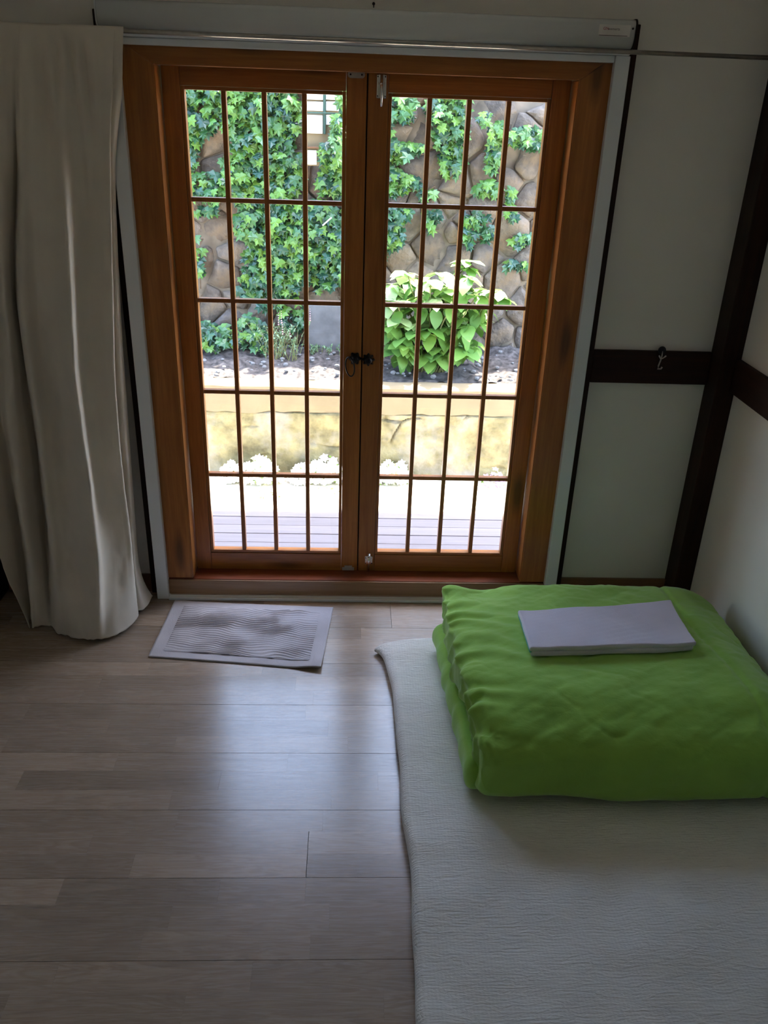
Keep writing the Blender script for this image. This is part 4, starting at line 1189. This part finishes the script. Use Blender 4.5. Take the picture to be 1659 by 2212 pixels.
# weathered white lattice frame on the wall
pa = at(661, 196, 2.53); pb_ = at(741, 330, 2.53)
lat = empty('lattice_panel', ((pa.x + pb_.x) / 2, 2.53, pb_.z)); tag(lat, 'white painted panel with dark crossing bars, half overgrown by the ivy', 'panel')
lai = Matrix.Translation((-(pa.x + pb_.x) / 2, -2.53, -pb_.z))
def lb(nm, px0, py0, px1, py1, y0, y1, mat):
    p, q = at(px0, py0, 2.50), at(px1, py1, 2.50)
    o = box(nm, p.x, q.x, y0, y1, q.z, p.z, mat, bev=0.002); o.parent = lat; o.matrix_parent_inverse = lai
M_greenbar = simple('dark_green_paint', (0.04, 0.09, 0.07), 0.6)
lb('backboard', 660, 190, 730, 360, 2.510, 2.526, M_coping)
for a in ((660, 192, 698, 216), (660, 219, 698, 240), (704, 192, 732, 216), (704, 219, 732, 240), (660, 248, 697, 289), (704, 248, 722, 270), (660, 324, 684, 356)):
    lb('white_pane', *a, 2.502, 2.5095, M_paint)
lb('bar', 698.5, 190, 703.5, 290, 2.492, 2.5095, M_greenbar); lb('bar', 660, 241, 732, 247, 2.485, 2.4915, M_greenbar); lb('bar', 660, 316, 690, 321, 2.492, 2.5095, M_base)
# pale stick caught in the ivy
bm = bmesh.new(); a, b = at(697, 487, 2.46), at(716, 470, 2.46); bm_tube(bm, [a, b], 0.004, 6)
tag(link('dry_stick', done(bm, 'dry_stick'), M_paint), 'short pale stick caught in the ivy leaves', 'stick')

# flower clumps along the low wall
def clump(px, py, w, h, seed, label, mat, Y=None, group=None, nf=170):
    rnd = random.Random(seed); c = atz(px, py, GZ) if Y is None else at(px, py, Y)
    root = empty('flower_clump', (c.x, c.y, GZ + 0.003)); tag(root, label, 'flowers' if mat else 'plant', 'flower clumps along the low wall' if mat else 'seedling tufts on the sunlit ground')
    inv = Matrix.Translation((-c.x, -c.y, -GZ - 0.003))
    V = []; Fc = []; VF = []; FF = []
    for k in range(nf * 2):
        a = rnd.uniform(0, 2*PI); r = math.sqrt(rnd.random()); t = rnd.random()
        p = Vector((c.x + w * r * math.cos(a), c.y + 0.06 * r * math.sin(a), GZ + 0.008 + h * (1 - r * r) * t))
        if k % 2:
            M = leaf_matrix(p, rnd.uniform(0.02, 0.035), rnd, (-1.5, 0.5), PI, PI)
            b = len(V); V += [M @ Vector(v) for v in ((-.3, 0, 0), (0, .05, .6), (.3, 0, 0), (0, 0, -.4))]; Fc.append((b, b+1, b+2, b+3))
        else:
            M = Matrix.Translation(p + Vector((0, -0.01, 0.012))) @ Matrix.Rotation(rnd.uniform(0.2, 1.2), 4, 'X') @ Matrix.Rotation(rnd.uniform(0, PI), 4, 'Z') @ Matrix.Scale(rnd.uniform(0.016, 0.026), 4)
            b = len(VF); VF.append(M @ Vector((0, 0, 0)))
            for q in range(10):
                rr = 1.0 if q % 2 else 0.55; VF.append(M @ Vector((rr * math.cos(q * PI / 5), rr * math.sin(q * PI / 5), 0.15 * rr)))
            FF += [(b, b + 1 + q, b + 1 + (q + 1) % 10) for q in range(10)]
    o = link('foliage', mesh_from('foliage', V, Fc), M_hydlit); o.parent = root; o.matrix_parent_inverse = inv; o['kind'] = 'stuff'
    if mat:
        o = link('blossoms', mesh_from('blossoms', VF, FF), mat); o.parent = root; o.matrix_parent_inverse = inv; o['kind'] = 'stuff'
    return root
clump(500, 1036, 0.07, 0.10, 1, 'white flower clump, leftmost along the low wall', M_whiteflower)
clump(562, 1040, 0.13, 0.17, 2, 'tall white flower clump second from the left along the low wall', M_whiteflower)
clump(652, 1040, 0.07, 0.10, 3, 'small white flower clump left of the door meeting stiles by the low wall', M_whiteflower)
clump(705, 1040, 0.13, 0.16, 4, 'broad white flower clump just left of the meeting stiles by the low wall', M_whiteflower)
clump(848, 1042, 0.12, 0.15, 5, 'white flower clump just right of the meeting stiles by the low wall', M_whiteflower)
pz = clump(1066, 1048, 0.075, 0.10, 6, 'small purple and pink pansies on the sunlit ground at right', M_purpleflower, nf=34)
clump(572, 1076, 0.085, 0.04, 7, 'flat green seedling tuft on the sunlit ground at left', None, nf=40)
clump(705, 1064, 0.075, 0.035, 8, 'flat green seedling tuft near the meeting stiles on the sunlit ground', None, nf=30)
# loose pebbles on the soil
rnd = random.Random(31); bm = bmesh.new()
for i in range(260):
    x = rnd.uniform(-1.2, 2.4); y = rnd.uniform(2.02, 2.58); s = rnd.uniform(0.005, 0.016)
    bmesh.ops.create_icosphere(bm, subdivisions=1, radius=s, matrix=Matrix.Translation((x, y, 0.215 + 0.10 * (y - 1.98))) @ Matrix.Rotation(rnd.uniform(0, 3), 4, 'X') @ Matrix.Diagonal((1.3, 1, 0.7, 1)))
o = link('gravel', done(bm, 'gravel'), M_concrete); tag(o, 'scattered small stones lying on the soil bed', 'gravel', kind='stuff')
